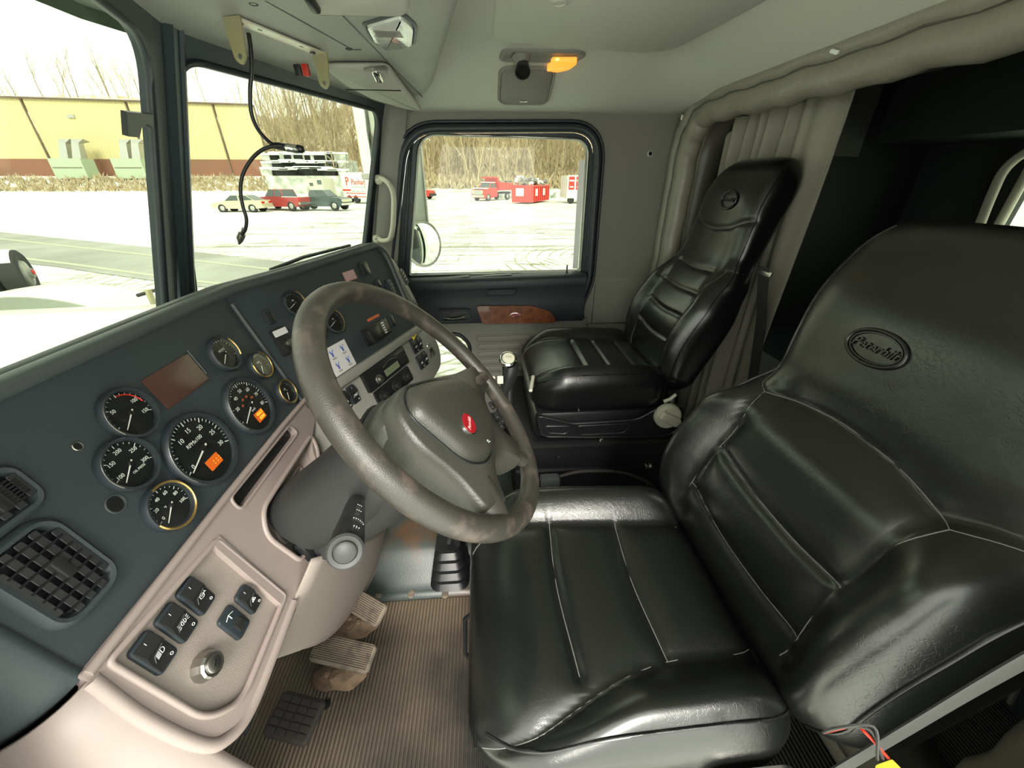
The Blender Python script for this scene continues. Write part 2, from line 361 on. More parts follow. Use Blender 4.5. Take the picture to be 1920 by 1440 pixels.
def snow_ground():
    m = mat('snow_ground', (.78, .80, .75), .85); nt = m.node_tree; b = nt.nodes['Principled BSDF']; L = nt.links
    tc = nt.nodes.new('ShaderNodeTexCoord')
    def wave(center, scale, dist, thr):
        mp = nt.nodes.new('ShaderNodeMapping'); mp.inputs['Location'].default_value = center; L.new(tc.outputs['Object'], mp.inputs[0])
        wv = nt.nodes.new('ShaderNodeTexWave'); wv.wave_type = 'RINGS'; wv.rings_direction = 'Z'; wv.inputs['Scale'].default_value = scale; wv.inputs['Distortion'].default_value = dist; wv.inputs['Detail'].default_value = 2; wv.inputs['Detail Scale'].default_value = .35
        L.new(mp.outputs[0], wv.inputs[0])
        r = nt.nodes.new('ShaderNodeMapRange'); r.inputs[1].default_value = thr; r.inputs[2].default_value = 1.0; L.new(wv.outputs[1], r.inputs[0]); return r.outputs[0]
    def noise(sc, lo, hi, det=4):
        n = nt.nodes.new('ShaderNodeTexNoise'); n.inputs['Scale'].default_value = sc; n.inputs['Detail'].default_value = det; L.new(tc.outputs['Object'], n.inputs['Vector'])
        r = nt.nodes.new('ShaderNodeMapRange'); r.inputs[1].default_value = lo; r.inputs[2].default_value = hi; L.new(n.outputs[0], r.inputs[0]); return r.outputs[0]
    def op(o, a, c):
        q = nt.nodes.new('ShaderNodeMath'); q.operation = o; q.use_clamp = True; L.new(a, q.inputs[0])
        if isinstance(c, float): q.inputs[1].default_value = c
        else: L.new(c, q.inputs[1])
        return q.outputs[0]
    def streak(rot, sx, sy, lo, hi, dist):
        mp = nt.nodes.new('ShaderNodeMapping'); mp.inputs['Rotation'].default_value = (0, 0, rot); mp.inputs['Scale'].default_value = (sx, sy, 1); L.new(tc.outputs['Object'], mp.inputs[0])
        n = nt.nodes.new('ShaderNodeTexNoise'); n.inputs['Scale'].default_value = 1; n.inputs['Detail'].default_value = 3; n.inputs['Distortion'].default_value = dist; L.new(mp.outputs[0], n.inputs['Vector'])
        r = nt.nodes.new('ShaderNodeMapRange'); r.inputs[1].default_value = lo; r.inputs[2].default_value = hi; L.new(n.outputs[0], r.inputs[0]); return r.outputs[0]
    arcs = op('MULTIPLY', wave((-9, -4, 0), 1.1, 3.0, .82), noise(.35, .52, .60))
    arcs2 = op('MULTIPLY', wave((-12, 6, 0), .8, 4.0, .82), noise(.30, .50, .60))
    t1 = streak(.10, 2.6, .16, .57, .66, .6); t2 = streak(-.35, 2.2, .14, .59, .67, .9); t3 = streak(.7, 3.0, .2, .61, .68, 1.2)
    t = op('ADD', op('ADD', t1, t2), op('ADD', t3, op('ADD', arcs, arcs2)))
    t = op('ADD', t, op('MULTIPLY', noise(.28, .58, .70, 6), .35))
    # only the lot (right of the field) is driven on
    sp = nt.nodes.new('ShaderNodeSeparateXYZ'); L.new(tc.outputs['Object'], sp.inputs[0])
    lot = nt.nodes.new('ShaderNodeMapRange'); lot.inputs[1].default_value = 17; lot.inputs[2].default_value = 9; L.new(sp.outputs['Y'], lot.inputs[0])
    t = op('MULTIPLY', t, lot.outputs[0])
    grass = op('MULTIPLY', noise(1.1, .56, .72, 8), .38)
    t = op('ADD', op('MULTIPLY', t, .80), grass)
    x = nt.nodes.new('ShaderNodeMix'); x.data_type = 'RGBA'; x.inputs[6].default_value = (.80, .83, .77, 1); x.inputs[7].default_value = (.20, .19, .13, 1)
    L.new(t, x.inputs[0]); L.new(x.outputs[2], b.inputs['Base Color']); return m
M['snow'] = snow_ground()
def hill_mat():
    m = mat('wooded_slope', (.5, .45, .35), .9); nt = m.node_tree; b = nt.nodes['Principled BSDF']; L = nt.links
    tc = nt.nodes.new('ShaderNodeTexCoord'); n = nt.nodes.new('ShaderNodeTexNoise'); n.inputs['Scale'].default_value = .55; n.inputs['Detail'].default_value = 9; n.inputs['Roughness'].default_value = .75
    mp = nt.nodes.new('ShaderNodeMapping'); mp.inputs['Scale'].default_value = (.6, 1.6, .7); L.new(tc.outputs['Object'], mp.inputs[0]); L.new(mp.outputs[0], n.inputs['Vector'])
    cr = nt.nodes.new('ShaderNodeValToRGB'); cr.color_ramp.elements[0].position = .38; cr.color_ramp.elements[0].color = (.40, .30, .17, 1); cr.color_ramp.elements[1].position = .55; cr.color_ramp.elements[1].color = (.78, .76, .66, 1)
    e = cr.color_ramp.elements.new(.46); e.color = (.60, .48, .30, 1)
    L.new(n.outputs[0], cr.inputs[0]); L.new(cr.outputs[0], b.inputs['Base Color']); return m
M['hill'] = hill_mat()
# ================================================================= SETTING
def struct(o, label=None): tag(o, label, None, None, 'structure'); return o
WX = .85                                     # passenger-side wall
WR = Fr((WX, 0, 0), (0, -1, 0), (0, 0, 1))    # ex = rearward, ey = up, ez = toward the cab interior (-X)
def w2(u, v): return WR.on(u, v)
# floor
f = MB(); f.box(WF, 1.9, 3.3, .04, (0, -.75, -.02)); struct(f.build('floor', M['floor'], smooth=0))
# side wall with the door opening
door_out = fillet([w2(733, 480), w2(757, 238), w2(1128, 236), w2(1106, 530), w2(1084, 575), w2(1092, 640), w2(1140, 900), w2(700, 900)], [.02, .13, .13, .12, .08, .1, .02, .02], 8)
wall_out = [(-.60, .0), (-.60, .95), (-.50, .97), (-.352, 1.55), (-.3, 1.60), (.86, 1.60), (.80, .0)]
m = MB(); m.plate(WR, wall_out, [door_out], .05)
struct(m.build('wall_right', M['wallgrey'], smooth=0))
# raised pillar trim covers round the opening: seams of the covers
def wall_tube(name, pts, r, mt, h=0.0, parent=None, n=8, closed=False, sq=1):
    q = MB(); q.tube([WR.p(a, b, h) for a, b in pts], r, n, closed, sq=sq); return q.build(name, mt, parent, 60)
# lower kick panel of the wall behind the door, slightly proud
m = MB(); a0 = w2(1108, 606); a1 = w2(1190, 608)
m.plate(WR, fillet([(a0[0]-.02, a0[1]), (.80, a0[1]), (.80, .30), (a0[0]-.02, .30)], [.004]*4, 3), (), .012, .012)
q = m.build('trim_1', M['wallgrey'], smooth=0); struct(q)
m = MB(); b0 = w2(1100, 535)
m.loft([[WR.p(x, b0[1]+.035, 0), WR.p(x, b0[1]-.005, .016), WR.p(x, a0[1]+.006, .016), WR.p(x, a0[1]+.004, 0)] for x in (a0[0]+.0, .80)])
q = m.build('trim_2', M['wallgrey'], smooth=0); struct(q)

# unseen driver-side wall with open doorway and swung door leaf, added to block light
WLf = Fr((-.90, 0, 0), (0, 1, 0), (0, 0, 1))
dl_ = fillet([(-.46, .16), (.44, .16), (.40, 1.05), (.30, 1.52), (-.46, 1.52)], [.06, .06, .03, .08, .08], 6)
m = MB(); m.plate(WLf, [(-.90, 0), (.80, 0), (.80, .95), (.55, .97), (.40, 1.60), (-.90, 1.60)], [dl_], .05, .0)
struct(m.build('wall_left_unseen', M['wallgrey'], smooth=0))
dlf = Fr((-.95, .46, 0), (-.80, .60, 0), (0, 0, 1))
m = MB(); m.plate(dlf, fillet([(0, .16), (.86, .16), (.86, 1.50), (.22, 1.50), (.04, 1.0)], .06, 6), [fillet([(.10, .90), (.78, .88), (.78, 1.42), (.24, 1.42)], .06, 6)], .06, .03)
struct(m.build('door_2_unseen', M['wallgrey'], smooth=0))
# ---- ceiling headliner: rises from the side walls and from the sleeper header
XR, YB = .85, -.86
def ceil_z(x, y):
    d1 = min(XR-x, x+XR+.05); k1 = smooth(0, .40, d1); k2 = .12+.88*smooth(0, .27, y-YB)
    return 1.482+.122*k1*k2
m = MB()
m.grid(lambda s, t: (lerp(-.90, XR, s), lerp(YB, .24, t), ceil_z(lerp(-.90, XR, s), lerp(YB, .24, t))), 70, 50)
struct(m.build('ceiling', M['headliner'], smooth=89))
# outer roof skin so that no light leaks in
m = MB(); m.box(WF, 1.95, 1.55, .02, (0, -.14, 1.72)); m.box(WF, .02, 1.16, .26, (.93, -.245, 1.60)); m.box(WF, .02, 1.1, .23, (-.93, -.3, 1.605))
struct(m.build('trim_3', M['truckwhite'], smooth=0))
# roof hatch: panel with a rounded outline, standing a little proud of the headliner
HF = Fr((0, 0, 1.606), (1, 0, 0), (0, -1, 0))      # ez points down
hp = [(-.45, .045), (.41, .045), (.50, .52), (.44, .60), (.10, .64), (-.45, .64)]
m = MB(); a = fillet(hp, [.02, .06, .06, .05, .10, .02], 8)
m.loft([[HF.p(x, y, 0) for x, y in a], [HF.p(x, y, .011) for x, y in offset2(a, -.003)], [HF.p(x, y, .014) for x, y in offset2(a, -.012)]], caps=True)
struct(m.build('trim_4', M['headliner'], smooth=60))
m = MB(); g = HF.at(.12, .185, .014); m.lathe(g, [(.019, 0), (.019, .003), (.015, .004), (.014, .002), (0, .002)], 20)
struct(m.build('trim_5', M['headliner'], smooth=50))

m = MB(); m.box(WF, .02, 1.3, 2.3, (1.055, -1.52, 1.0)); m.box(WF, .02, .26, 1.65, (.93, -.745, .80)); struct(m.build('trim_26', M['truckwhite'], smooth=0))
# ---- windshield: two raked panes meeting at the centre
CT, CB = V((0, .602, 1.465)), V((0, .764, .969))
RTc = V((.85, .3675, 1.482)); 
exP = (RTc-CT); exP.z = 0
WP = Fr(CT, exP, (CB-CT)*-1)                       # passenger half; ez rearward?
LTc = V((-.85, .3675, 1.482)); exD = (CT-LTc); exD.z = 0
WD = Fr(CT, exD, (CB-CT)*-1)
def pane(fr, outer, hole, nm, gx):
    m = MB(); m.plate(fr, outer, [hole], .014, .012); struct(m.build('trim_'+nm, M['frame'], smooth=30))
    # inner gasket lip
    g = MB(); g.tube([fr.p(x, y, .014) for x, y in hole], .007, 6, True); struct(g.build('trim_'+str(int(nm)+1), M['rubber'], smooth=60))
    g = MB(); g.plate(fr, offset2(hole, .008), (), .004, -.004); struct(tag(g.build('window_'+gx, M['glass'], smooth=0)))
holeP = fillet([WP.on(322, 104, .012), WP.on(712, 209, .012), WP.on(683, 470, .012), (WP.on(683, 470, .012)[0]-.02, -.72), (WP.on(352, 560, .012)[0]+.005, -.72)], [.07, .07, .0, .03, .03], 8)
outP = [(0, .055), (.90, .055), (.90, -.80), (0, -.80)]
pane(WP, outP, holeP, '6', '1')
holeD = fillet([WD.on(273, 70, .012), (-.84, .03), (-.84, -.72), (WD.on(312, 560, .012)[0], -.72)], [.07, .05, .03, .03], 8)
outD = [(0, .055), (-.90, .055), (-.90, -.80), (0, -.80)]
pane(WD, outD, holeD, '8', '2')
# divider post: ribbed cover over the joint
m = MB(); up_ = (CT-CB).normalized(); fr = Fr(CB, (1, 0, 0), up_)
prof = [(-.028, .0), (-.028, .012), (-.014, .018), (-.012, .012), (.012, .012), (.014, .018), (.028, .012), (.028, 0)]
m.loft([[fr.p(x, y, z+.012) for x, z in prof] for y in (-.25, .58)])
struct(m.build('trim_10', M['frame'], smooth=20))

# outside sun visor over the windshield, smoked plastic
VF = Fr(CT+V((0, .17, 0)), exD, (0, 0, 1)); za = (VF.on(60, 28)[1]+VF.on(252, 84)[1])/2
m = MB()
m.loft([[V((x, .602-.276*abs(x)+.03, CT.z+.12)), V((x, .772-.276*abs(x), CT.z+za+.03)), V((x, .775-.276*abs(x), CT.z+za)), V((x, .760-.276*abs(x), CT.z+za+.02)), V((x, .602-.276*abs(x)+.02, CT.z+.11))] for x in [-.95+.1*k for k in range(20)]])
struct(m.build('trim_25', M['visor_out'], smooth=0))
# A-pillar cover between the windshield and the door
aT, aB = w2(722, 205), w2(692, 480)
dT, dB = w2(764, 205), w2(735, 520)
m = MB()
m.loft([[WR.p(aT[0], aT[1]+.05, .0), WR.p(aT[0]+.01, aT[1]+.05, .03), WR.p((aT[0]+dT[0])/2, aT[1]+.05, .035), WR.p(dT[0]+.01, dT[1]+.05, .012), WR.p(dT[0]+.01, dT[1]+.05, 0)],
        [WR.p(aB[0], aB[1]-.1, .0), WR.p(aB[0]+.01, aB[1]-.1, .03), WR.p((aB[0]+dB[0])/2, aB[1]-.1, .035), WR.p(dB[0]+.004, dB[1]-.1, .012), WR.p(dB[0]+.004, dB[1]-.1, 0)]])
struct(m.build('trim_11', M['greyp'], smooth=60))

# ---- overhead console (front): flat underside over the windshield, rear edge drops from the ceiling
OZ = 1.512
def oc(u, v, z=OZ): p = RZ(u, v, z); return (p.x, p.y)
# outline: windshield header edge (two V legs), side wall, rear edge
def hy(x): return .602-.276*abs(x)-.0
YR = lambda x: (.035+(x+.08)*.177) if x > -.08 else .035
m = MB()
xs = [-.88+i*1.73/40 for i in range(41)]
rings = []
for x in xs:
    yf = hy(x)+.02; yr = YR(x); zc = ceil_z(x, yr); zz = max(zc+.03, 1.53)
    e = smooth(.60, .84, x)
    rings.append([V((x, yf, 1.497)), V((x, yf-.03, 1.500)), V((x, yf-.10, OZ-.004)), V((x, lerp(yf, yr, .5), OZ)), V((x, yr+.05, OZ+.0)), V((x, yr+.012, OZ+.006)), V((x, yr-.012, OZ+.028)), V((x, yr-.045, zz+.02)), V((x, yr-.045, 1.66)), V((x, yf, 1.66))])
m.loft(rings)
struct(m.build('trim_12', M['console'], smooth=50))

# ---- sleeper opening: padded vinyl surround, curtain behind, dark sleeper
YS = -.86
SF = Fr((0, YS, 0), (1, 0, 0), (0, 0, 1))      # ez = -Y?  (x * z = -y): faces rear; use negative heights for the front
def sy(u, v, y=YS): p = RY(u, v, y); return p
# bulkhead: plate with the opening
opn = fillet([(.745, .10), (.745, 1.46), (-.80, 1.455), (-.80, .10)], [.02, .16, .16, .02], 12)
bo = [(.93, 0), (.93, 1.72), (-.93, 1.72), (-.93, 0)]
m = MB(); m.plate(SF, bo, [opn], .03, .03); struct(m.build('wall_back', M['vinyl'], smooth=30))
# padded roll round the opening (two welted rolls)
path = opn
cl = [q for q in path]
def dense(pts, step=.04):
    out = []
    for i in range(len(pts)):
        a = V(pts[i]).to_2d(); b = V(pts[(i+1) % len(pts)]).to_2d(); n = max(1, int((b-a).length/step))
        for k in range(n): q = a+(b-a)*k/n; out.append((q.x, q.y))
    return out
def roll(off, r, h, mt, nm, wob=.004):
    P = offset2(cl, off); pts = []
    for i, (x, z) in enumerate(P):
        wv = wob*sin(i*1.7)+wob*.6*sin(i*.9+1); pts.append(V((x+wv, YS+h, z+wv)))
    g = MB(); g.tube(pts, r, 14, True); o = g.build(nm, mt, smooth=89); struct(o)
def dense(pts, step=.04):
    out = []
    for i in range(len(pts)):
        a = V(pts[i]).to_2d(); b = V(pts[(i+1) % len(pts)]).to_2d(); n = max(1, int((b-a).length/step))
        for k in range(n): q = a+(b-a)*k/n; out.append((q.x, q.y))
    return out
cl = dense(opn)
roll(.012, .042, .018, M['vinyl'], 'trim_13')
roll(.055, .026, .045, M['vinyl'], 'trim_14', .003)
roll(.034, .0035, .056, M['vinyl_d'], 'trim_15', .002)
# inside reveal behind the roll
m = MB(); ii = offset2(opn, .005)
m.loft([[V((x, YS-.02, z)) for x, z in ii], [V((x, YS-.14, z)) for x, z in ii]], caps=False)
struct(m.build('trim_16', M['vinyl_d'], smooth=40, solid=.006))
# sleeper shell (open box behind the bulkhead) with a window cut in its rear wall
x0, x1, y0, y1, z0, z1 = -1.0, 1.0, -2.15, -.90, .0, 2.05
m = MB()
wq = fillet([(.565, .92), (.565, 1.345), (.05, 1.345), (.05, .92)], [.03, .04, .04, .03], 5)
BF = Fr((0, y0, 0), (-1, 0, 0), (0, 0, 1))     # faces +Y into the sleeper
m.plate(BF, [(-1.0, 0), (1.0, 0), (1.0, 2.05), (-1.0, 2.05)], [[(-x, z) for x, z in wq]], .04)
m.box(WF, .03, y1-y0, z1-z0, (x1+.015, (y0+y1)/2, 1.02)); m.box(WF, .03, y1-y0, z1-z0, (x0-.015, (y0+y1)/2, 1.02))
m.box(WF, 2.06, y1-y0, .03, (0, (y0+y1)/2, z1)); m.box(WF, 2.06, .03, .40, (0, y1+.0, 1.87))
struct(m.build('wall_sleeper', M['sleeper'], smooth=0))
m = MB(); m.plate(BF, offset2([(-x, z) for x, z in wq], .01), (), .006, -.02); struct(m.build('window_3', M['glass'], smooth=0))
m = MB(); m.tube([V((x, y0+.012, z)) for x, z in wq], .016, 8, True); struct(m.build('trim_17', M['cream'], smooth=60))
# sleeper overhead locker, corner cubby and low bunk box
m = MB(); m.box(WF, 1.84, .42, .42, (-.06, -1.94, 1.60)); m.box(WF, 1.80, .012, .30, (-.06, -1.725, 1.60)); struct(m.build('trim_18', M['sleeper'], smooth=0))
m = MB(); SWF = Fr((.998, 0, 0), (0, -1, 0), (0, 0, 1))
m.plate(SWF, [(.93, 1.36), (1.70, 1.34), (1.70, 1.75), (.93, 1.75)], [fillet([(1.02, 1.43), (1.02, 1.70), (1.38, 1.70), (1.52, 1.58), (1.50, 1.43)], .05, 6)], .10, .11)
struct(m.build('trim_19', M['sleeper2'], smooth=30))
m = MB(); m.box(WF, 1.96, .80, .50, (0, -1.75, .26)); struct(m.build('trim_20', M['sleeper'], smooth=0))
for (x, y, z) in ((.99, -1.02, 1.24), (.99, -1.06, 1.12), (.99, -1.04, 1.0)):
    g = MB(); g.lathe(Fr((x-.004, y, z), (0, -1, 0), (0, 0, 1)), [(.004, 0), (.003, .002), (0, .002)], 10); struct(g.build('trim_21', M['steel']))
# ================================================================= PASSENGER DOOR
door = thing('truck_door', 'passenger side door with a large rounded window and black upper panel', 'door', WR.p(.2, .3, .0))
door.name = 'door_1'; del door['category']; del door['label']; door['kind'] = 'structure'
# seal round the opening
sl_ = [(x, y) for x, y in dense(door_out, .05)]
g = MB(); g.tube([WR.p(x, y, .006) for x, y in offset2(sl_, -.006)], .017, 10, True); struct(g.build('trim_22', M['rubber'], smooth=60))
g = MB(); g.tube([WR.p(x, y, .010) for x, y in offset2(sl_, .016)], .006, 8, True); struct(g.build('trim_23', M['rubber'], smooth=60))
# door window opening
win = fillet([w2(786, 252), w2(1104, 262), w2(1088, 508), w2(768, 516)], [.07, .06, .01, .01], 8)
dout = offset2(door_out, -.022)
lo = w2(900, 512)[1]
lp = Fr((.822, 0, 0), (0, -1, 0), (0, 0, 1))
pw = [lp.on(*c) for c in ((765, 626), (862, 626), (881, 645), (881, 745), (765, 745))]
m = MB(); m.plate(WR, dout, [win, offset2(fillet(pw, [.02, .03, .03, .03, .03], 6), .006)], .03, -.012); m.build('door_frame', M['frame'], door, smooth=30)
for d, r, hh, mt in ((.030, .006, -.008, 'rubber'), (.004, .004, -.008, 'steel')):
    g = MB(); g.tube([WR.p(x, y, hh) for x, y in offset2(dense(win, .06), d)], r, 6, True); g.build('glass_channel', M[mt], door, 60)
g = MB(); g.plate(WR, offset2(win, .01), (), .004, -.03); g.build('window_glass', M['glass'], door, 0)
# rear vertical glass run; the sky's reflection is put into its white colour
a, b = w2(1101, 300), w2(1087, 505)
g = MB(); g.loft([[WR.p(a[0]-.03, a[1], -.02), WR.p(a[0]-.005, a[1], -.016), WR.p(a[0]-.004, a[1], -.026)], [WR.p(b[0]-.03, b[1], -.02), WR.p(b[0]-.005, b[1], -.016), WR.p(b[0]-.004, b[1], -.026)]]); g.build('glass_run', M['truckwhite'], door, 0)
# upper pad: sill ledge bulging into the cab, then a concave face
sill = [w2(760, 521), w2(1096, 508)]
DXF = Fr((.795, 0, 0), (0, -1, 0), (0, 0, 1))
bot = DXF.on(900, 607)[1]
def padrow(t):
    x = lerp(sill[0][0]-.03, sill[1][0]+.0, t); z = lerp(sill[0][1], sill[1][1], t)
    return [WR.p(x, z-.02, .0), WR.p(x, z, .0), WR.p(x, z-.003, .030), WR.p(x, z-.010, .048), WR.p(x, z-.024, .056), WR.p(x, z-.055, .052), WR.p(x, z-.085, .046), WR.p(x, bot+.10, .047), WR.p(x, bot+.012, .055), WR.p(x, bot+.003, .052), WR.p(x, bot, .040), WR.p(x, bot, 0)]
m = MB(); m.loft([padrow(t/24) for t in range(25)]); m.build('upper_pad', M['rubber'], door, 50)
# sill details: lock knob, vent slot, tray
g = MB(); z0 = sill[0][1]; k = w2(1062, 505)
g.lathe(Fr(WR.p(k[0], sill[1][1]-.002, .012), (1, 0, 0), (0, 1, 0)), [(.006, 0), (.004, .004), (.0035, .03), (.002, .034), (0, .034)], 10); g.build('lock_knob', M['black'], door)
def sillf(u, v, dz=.002):
    r = ray(u, v); 
    p = RZ(u, v, 1.25-.372+dz*0); return p
p = sillf(855, 522); g = MB(); sf = Fr((.826, p.y, sill[0][1]+.001+.0), (0, -1, 0), (-1, 0, .10))
sf = Fr(WR.p(-p.y, lerp(sill[0][1], sill[1][1], .3)+.0005, .016), (0, -1, .06), (-1, 0, -.12))
g.rbox(sf, .105, .028, .003, .012); g.build('sill_cover', M['dash_edge'], door)
g = MB(); g.rbox(sf.at(-.004, -.002, .003), .026, .008, .002, .003); g.build('slot', M['black'], door)
p = sillf(935, 520); sf = Fr(WR.p(-p.y, lerp(sill[0][1], sill[1][1], .55)+.0005, .016), (0, -1, .04), (-1, 0, -.12))
g = MB(); g.rbox(sf, .135, .022, .0015, .006); g.build('vent_slot', M['black'], door)
# pull pocket
q = DXF.on(935, 547); g = MB(); g.loft([[DXF.p(q[0]+x, q[1]+y, z) for x, y, z in r] for r in ([(-.055, -.016, .010), (.075, -.016, .010), (.088, .014, .010), (-.055, .010, .010)], [(-.050, -.012, .014), (.070, -.012, .014), (.080, .010, .014), (-.050, .007, .014)])]); g.build('pull_pocket', M['dash_dark'], door, 0)
# door handle bezel and chrome lever
q = DXF.on(853, 591); bz = DXF.at(q[0], q[1], -.002)
g = MB(); g.plate(bz, rrect(.150, .064, .014), [rrect(.118, .044, .010)], .014, .014); g.build('handle_bezel', M['dash_dark'], door, 30)
g = MB(); g.plate(bz, rrect(.122, .048, .010), (), .002, .003); g.build('handle_recess', M['black'], door, 0)
g = MB(); g.tube(spline([bz.p(*c) for c in ((-.048, -.010, .006), (-.030, -.012, .012), (.0, -.012, .018), (.030, -.006, .018), (.050, -.002, .010))], 6), [.004]*6+[.006]*13+[.008]*6, 8, sq=.6); g.build('door_lever', M['chrome'], door, 60)
# wood strip and emblem
wp = [DXF.on(893, 573), DXF.on(1000, 573), DXF.on(1030, 583), DXF.on(1041, 597), DXF.on(1040, 604), DXF.on(905, 606)]
g = MB(); g.plate(DXF, fillet(wp, [.012, .03, .02, .01, .006, .01], 5), (), .012, .010); g.build('wood_strip', M['wood'], door, 30)
q = DXF.on(966, 589)
def emblem(fr, rx, ry, parent, size, t='Peterbilt', mt='red', tm='pink'):
    g = MB(); m_ = 28
    g.loft([[fr.p(x, y, h) for x, y in ell(rx+d, ry+d, m_)] for d, h in ((0, 0), (0, .0016), (-.0012, .002))]); o = g.build('emblem', M['chrome'] if mt == 'red' else M[mt], parent, 60)
    g = MB(); g.loft([[fr.p(x, y, h) for x, y in ell(rx-d, ry-d, m_)] for d, h in ((.0014, .0016), (.0018, .0024))]); k_ = g.build('emblem_field', M[mt], o, 60)
    text(t, fr, 0, -.0004, size, M[tm], o, 'script', .0026, .0003, shear=.35)
    return o
emblem(DXF.at(q[0], q[1], .010), .026, .0095, door, .0145)
# lower trim panel with ribs, its small lower window
lp = Fr((.822, 0, 0), (0, -1, 0), (0, 0, 1))

m = MB(); m.plate(lp, [(-.50, bot+.004), (sill[1][0]+.02, bot+.004), (sill[1][0]+.05, .1), (-.50, .1)], [fillet(pw, [.02, .03, .03, .03, .03], 6)], .02, 0); m.build('lower_panel', M['greyp'], door, 30)
g = MB(); g.tube([lp.p(x, y, .004) for x, y in fillet(pw, [.02, .03, .03, .03, .03], 6)], .010, 8, True); g.build('lower_window_seal', M['rubber'], door, 60)
g = MB(); g.plate(lp, offset2(fillet(pw, .02, 4), .005), (), .003, -.03); g.build('lower_window_glass', M['glass'], door, 0)
tl = lp.on(890, 628); br = lp.on(1010, 760)
rp = fillet([(tl[0], tl[1]), (br[0]+.1, tl[1]), (br[0]+.1, tl[1]-.27), (tl[0], tl[1]-.27)], .02, 5)
g = MB(); g.plate(lp, rp, (), .004, .004); g.build('panel_insert', M['wallgrey'], door, 0)
for k in range(6):
    z = tl[1]-.022-.042*k
    g = MB(); g.rbox(lp.at(tl[0]+.15, z, .004), .28, .030, .006, .013, bev=.004); g.build('panel_rib', M['wallgrey'], door, 60)
# grab handle on the pillar
gh = thing('grab_rail', 'cream vertical grab handle on the pillar beside the door window', 'handle', WR.p(*w2(715, 440), .03))
pts = [WR.p(*w2(714, 335), .026), WR.p(*w2(722, 335), .052), WR.p(*w2(736, 344), .075), WR.p(*w2(745, 365), .082), WR.p(*w2(745, 400), .084), WR.p(*w2(743, 425), .082), WR.p(*w2(737, 444), .075), WR.p(*w2(722, 448), .055), WR.p(*w2(712, 444), .026)]
g = MB(); g.tube(spline(pts, 6), .0105, 10); g.build('grip', M['cream'], gh, 60)
for u, v in ((714, 337), (710, 447)):
    a = w2(u, v); g = MB(); g.rbox(WR.at(a[0], a[1], .022), .034, .038, .022, .014); g.build('mount', M['cream'], gh, 60)
    g = MB(); g.lathe(WR.at(a[0], a[1], .044), [(.006, 0), (.005, .002), (.002, .001), (0, .001)], 12); g.build('screw', M['steel'], gh, 30)
# coat hook / grommet on the rear wall
a = w2(1219, 288); gr = thing('grommet', 'small round chrome-ringed grommet on the grey wall behind the door', 'grommet', WR.p(a[0], a[1], 0))
g = MB(); g.lathe(WR.at(a[0], a[1]), [(.014, 0), (.013, .003), (.008, .004), (.007, .001), (.007, .0)], 18); g.build('ring', M['hub'], gr, 50)
g = MB(); g.lathe(WR.at(a[0], a[1]), [(.0065, .0005), (.0065, .002), (0, .002)], 14); g.build('hole_plug', M['black'], gr, 50)

# curtain hanging at the passenger side of the sleeper opening
cu = thing('curtain', 'taupe pleated curtain gathered at the side of the sleeper opening behind the passenger seat', 'curtain', (.5, -.97, .2))
def curt(s, t):
    x = lerp(.80, .20, s); z = lerp(.22, 1.50, t)
    amp = .028*(1-.2*t)*(1-smooth(.66, .86, s)*.9); y = -.985+amp*sin(s*58+.7*sin(t*2))+.010*sin(s*21+t*3)
    return (x+.010*sin(t*5)*s, y, z)
m = MB(); m.grid(curt, 160, 12); m.build('cloth', M['curtain'], cu, 89, solid=.002)
m = MB(); m.tube([curt(1, t/12) for t in range(13)], .004, 6); m.build('hem', M['curtain'], cu, 60)
m = MB(); m.tube([V((-.75, -.975, 1.515)), V((.84, -.975, 1.515))], .006, 8); m.build('rail', M['steel'], cu, 60)
# ================================================================= DASHBOARD
O_ = V((-.213, .5095, 1.05)); TT = .36
D = Fr(O_, (1, 0, 0), ez=(0, -1, .35)); D.ez = V((0, -1, .35)).normalized(); D.ex = V((1, 0, 0)); D.ey = D.ez.cross(D.ex)
C_ = Fr(O_, (1, -TT, 0), ez=(-TT, -1, .35)); C_.ez = V((-TT, -1, .35)).normalized(); C_.ex = V((1, -TT, 0)).normalized(); C_.ey = C_.ez.cross(C_.ex)
CE = .565                                   # right end of the centre stack
dash = thing('dashboard', 'wide dark grey dashboard with round gauges over a pinkish beige lower panel', 'dashboard', (-.2, .45, .62))
# seam where the two panels meet: same line on both
def Cseam(b): return 0.0
# upper dark panels
m = MB(); m.plate(D, [(-.545, .0), (-.545, -.262), (0, -.262), (0, .0)], (), .02, 0); m.build('instrument_panel', M['dash_dark'], dash, 0)
cp = fillet([(0, .0), (0, -.272), (CE, -.268), (CE, .012)], [0, 0, .01, .085], 10)
m = MB(); m.plate(C_, cp, (), .02, .0015); m.build('centre_panel', M['dash_dark'], dash, 0)
m = MB(); m.tube([D.p(-.002, -.02, .004), D.p(-.002, -.28, .004)], .0035, 6); m.build('panel_seam', M['dash_edge'], dash, 60)
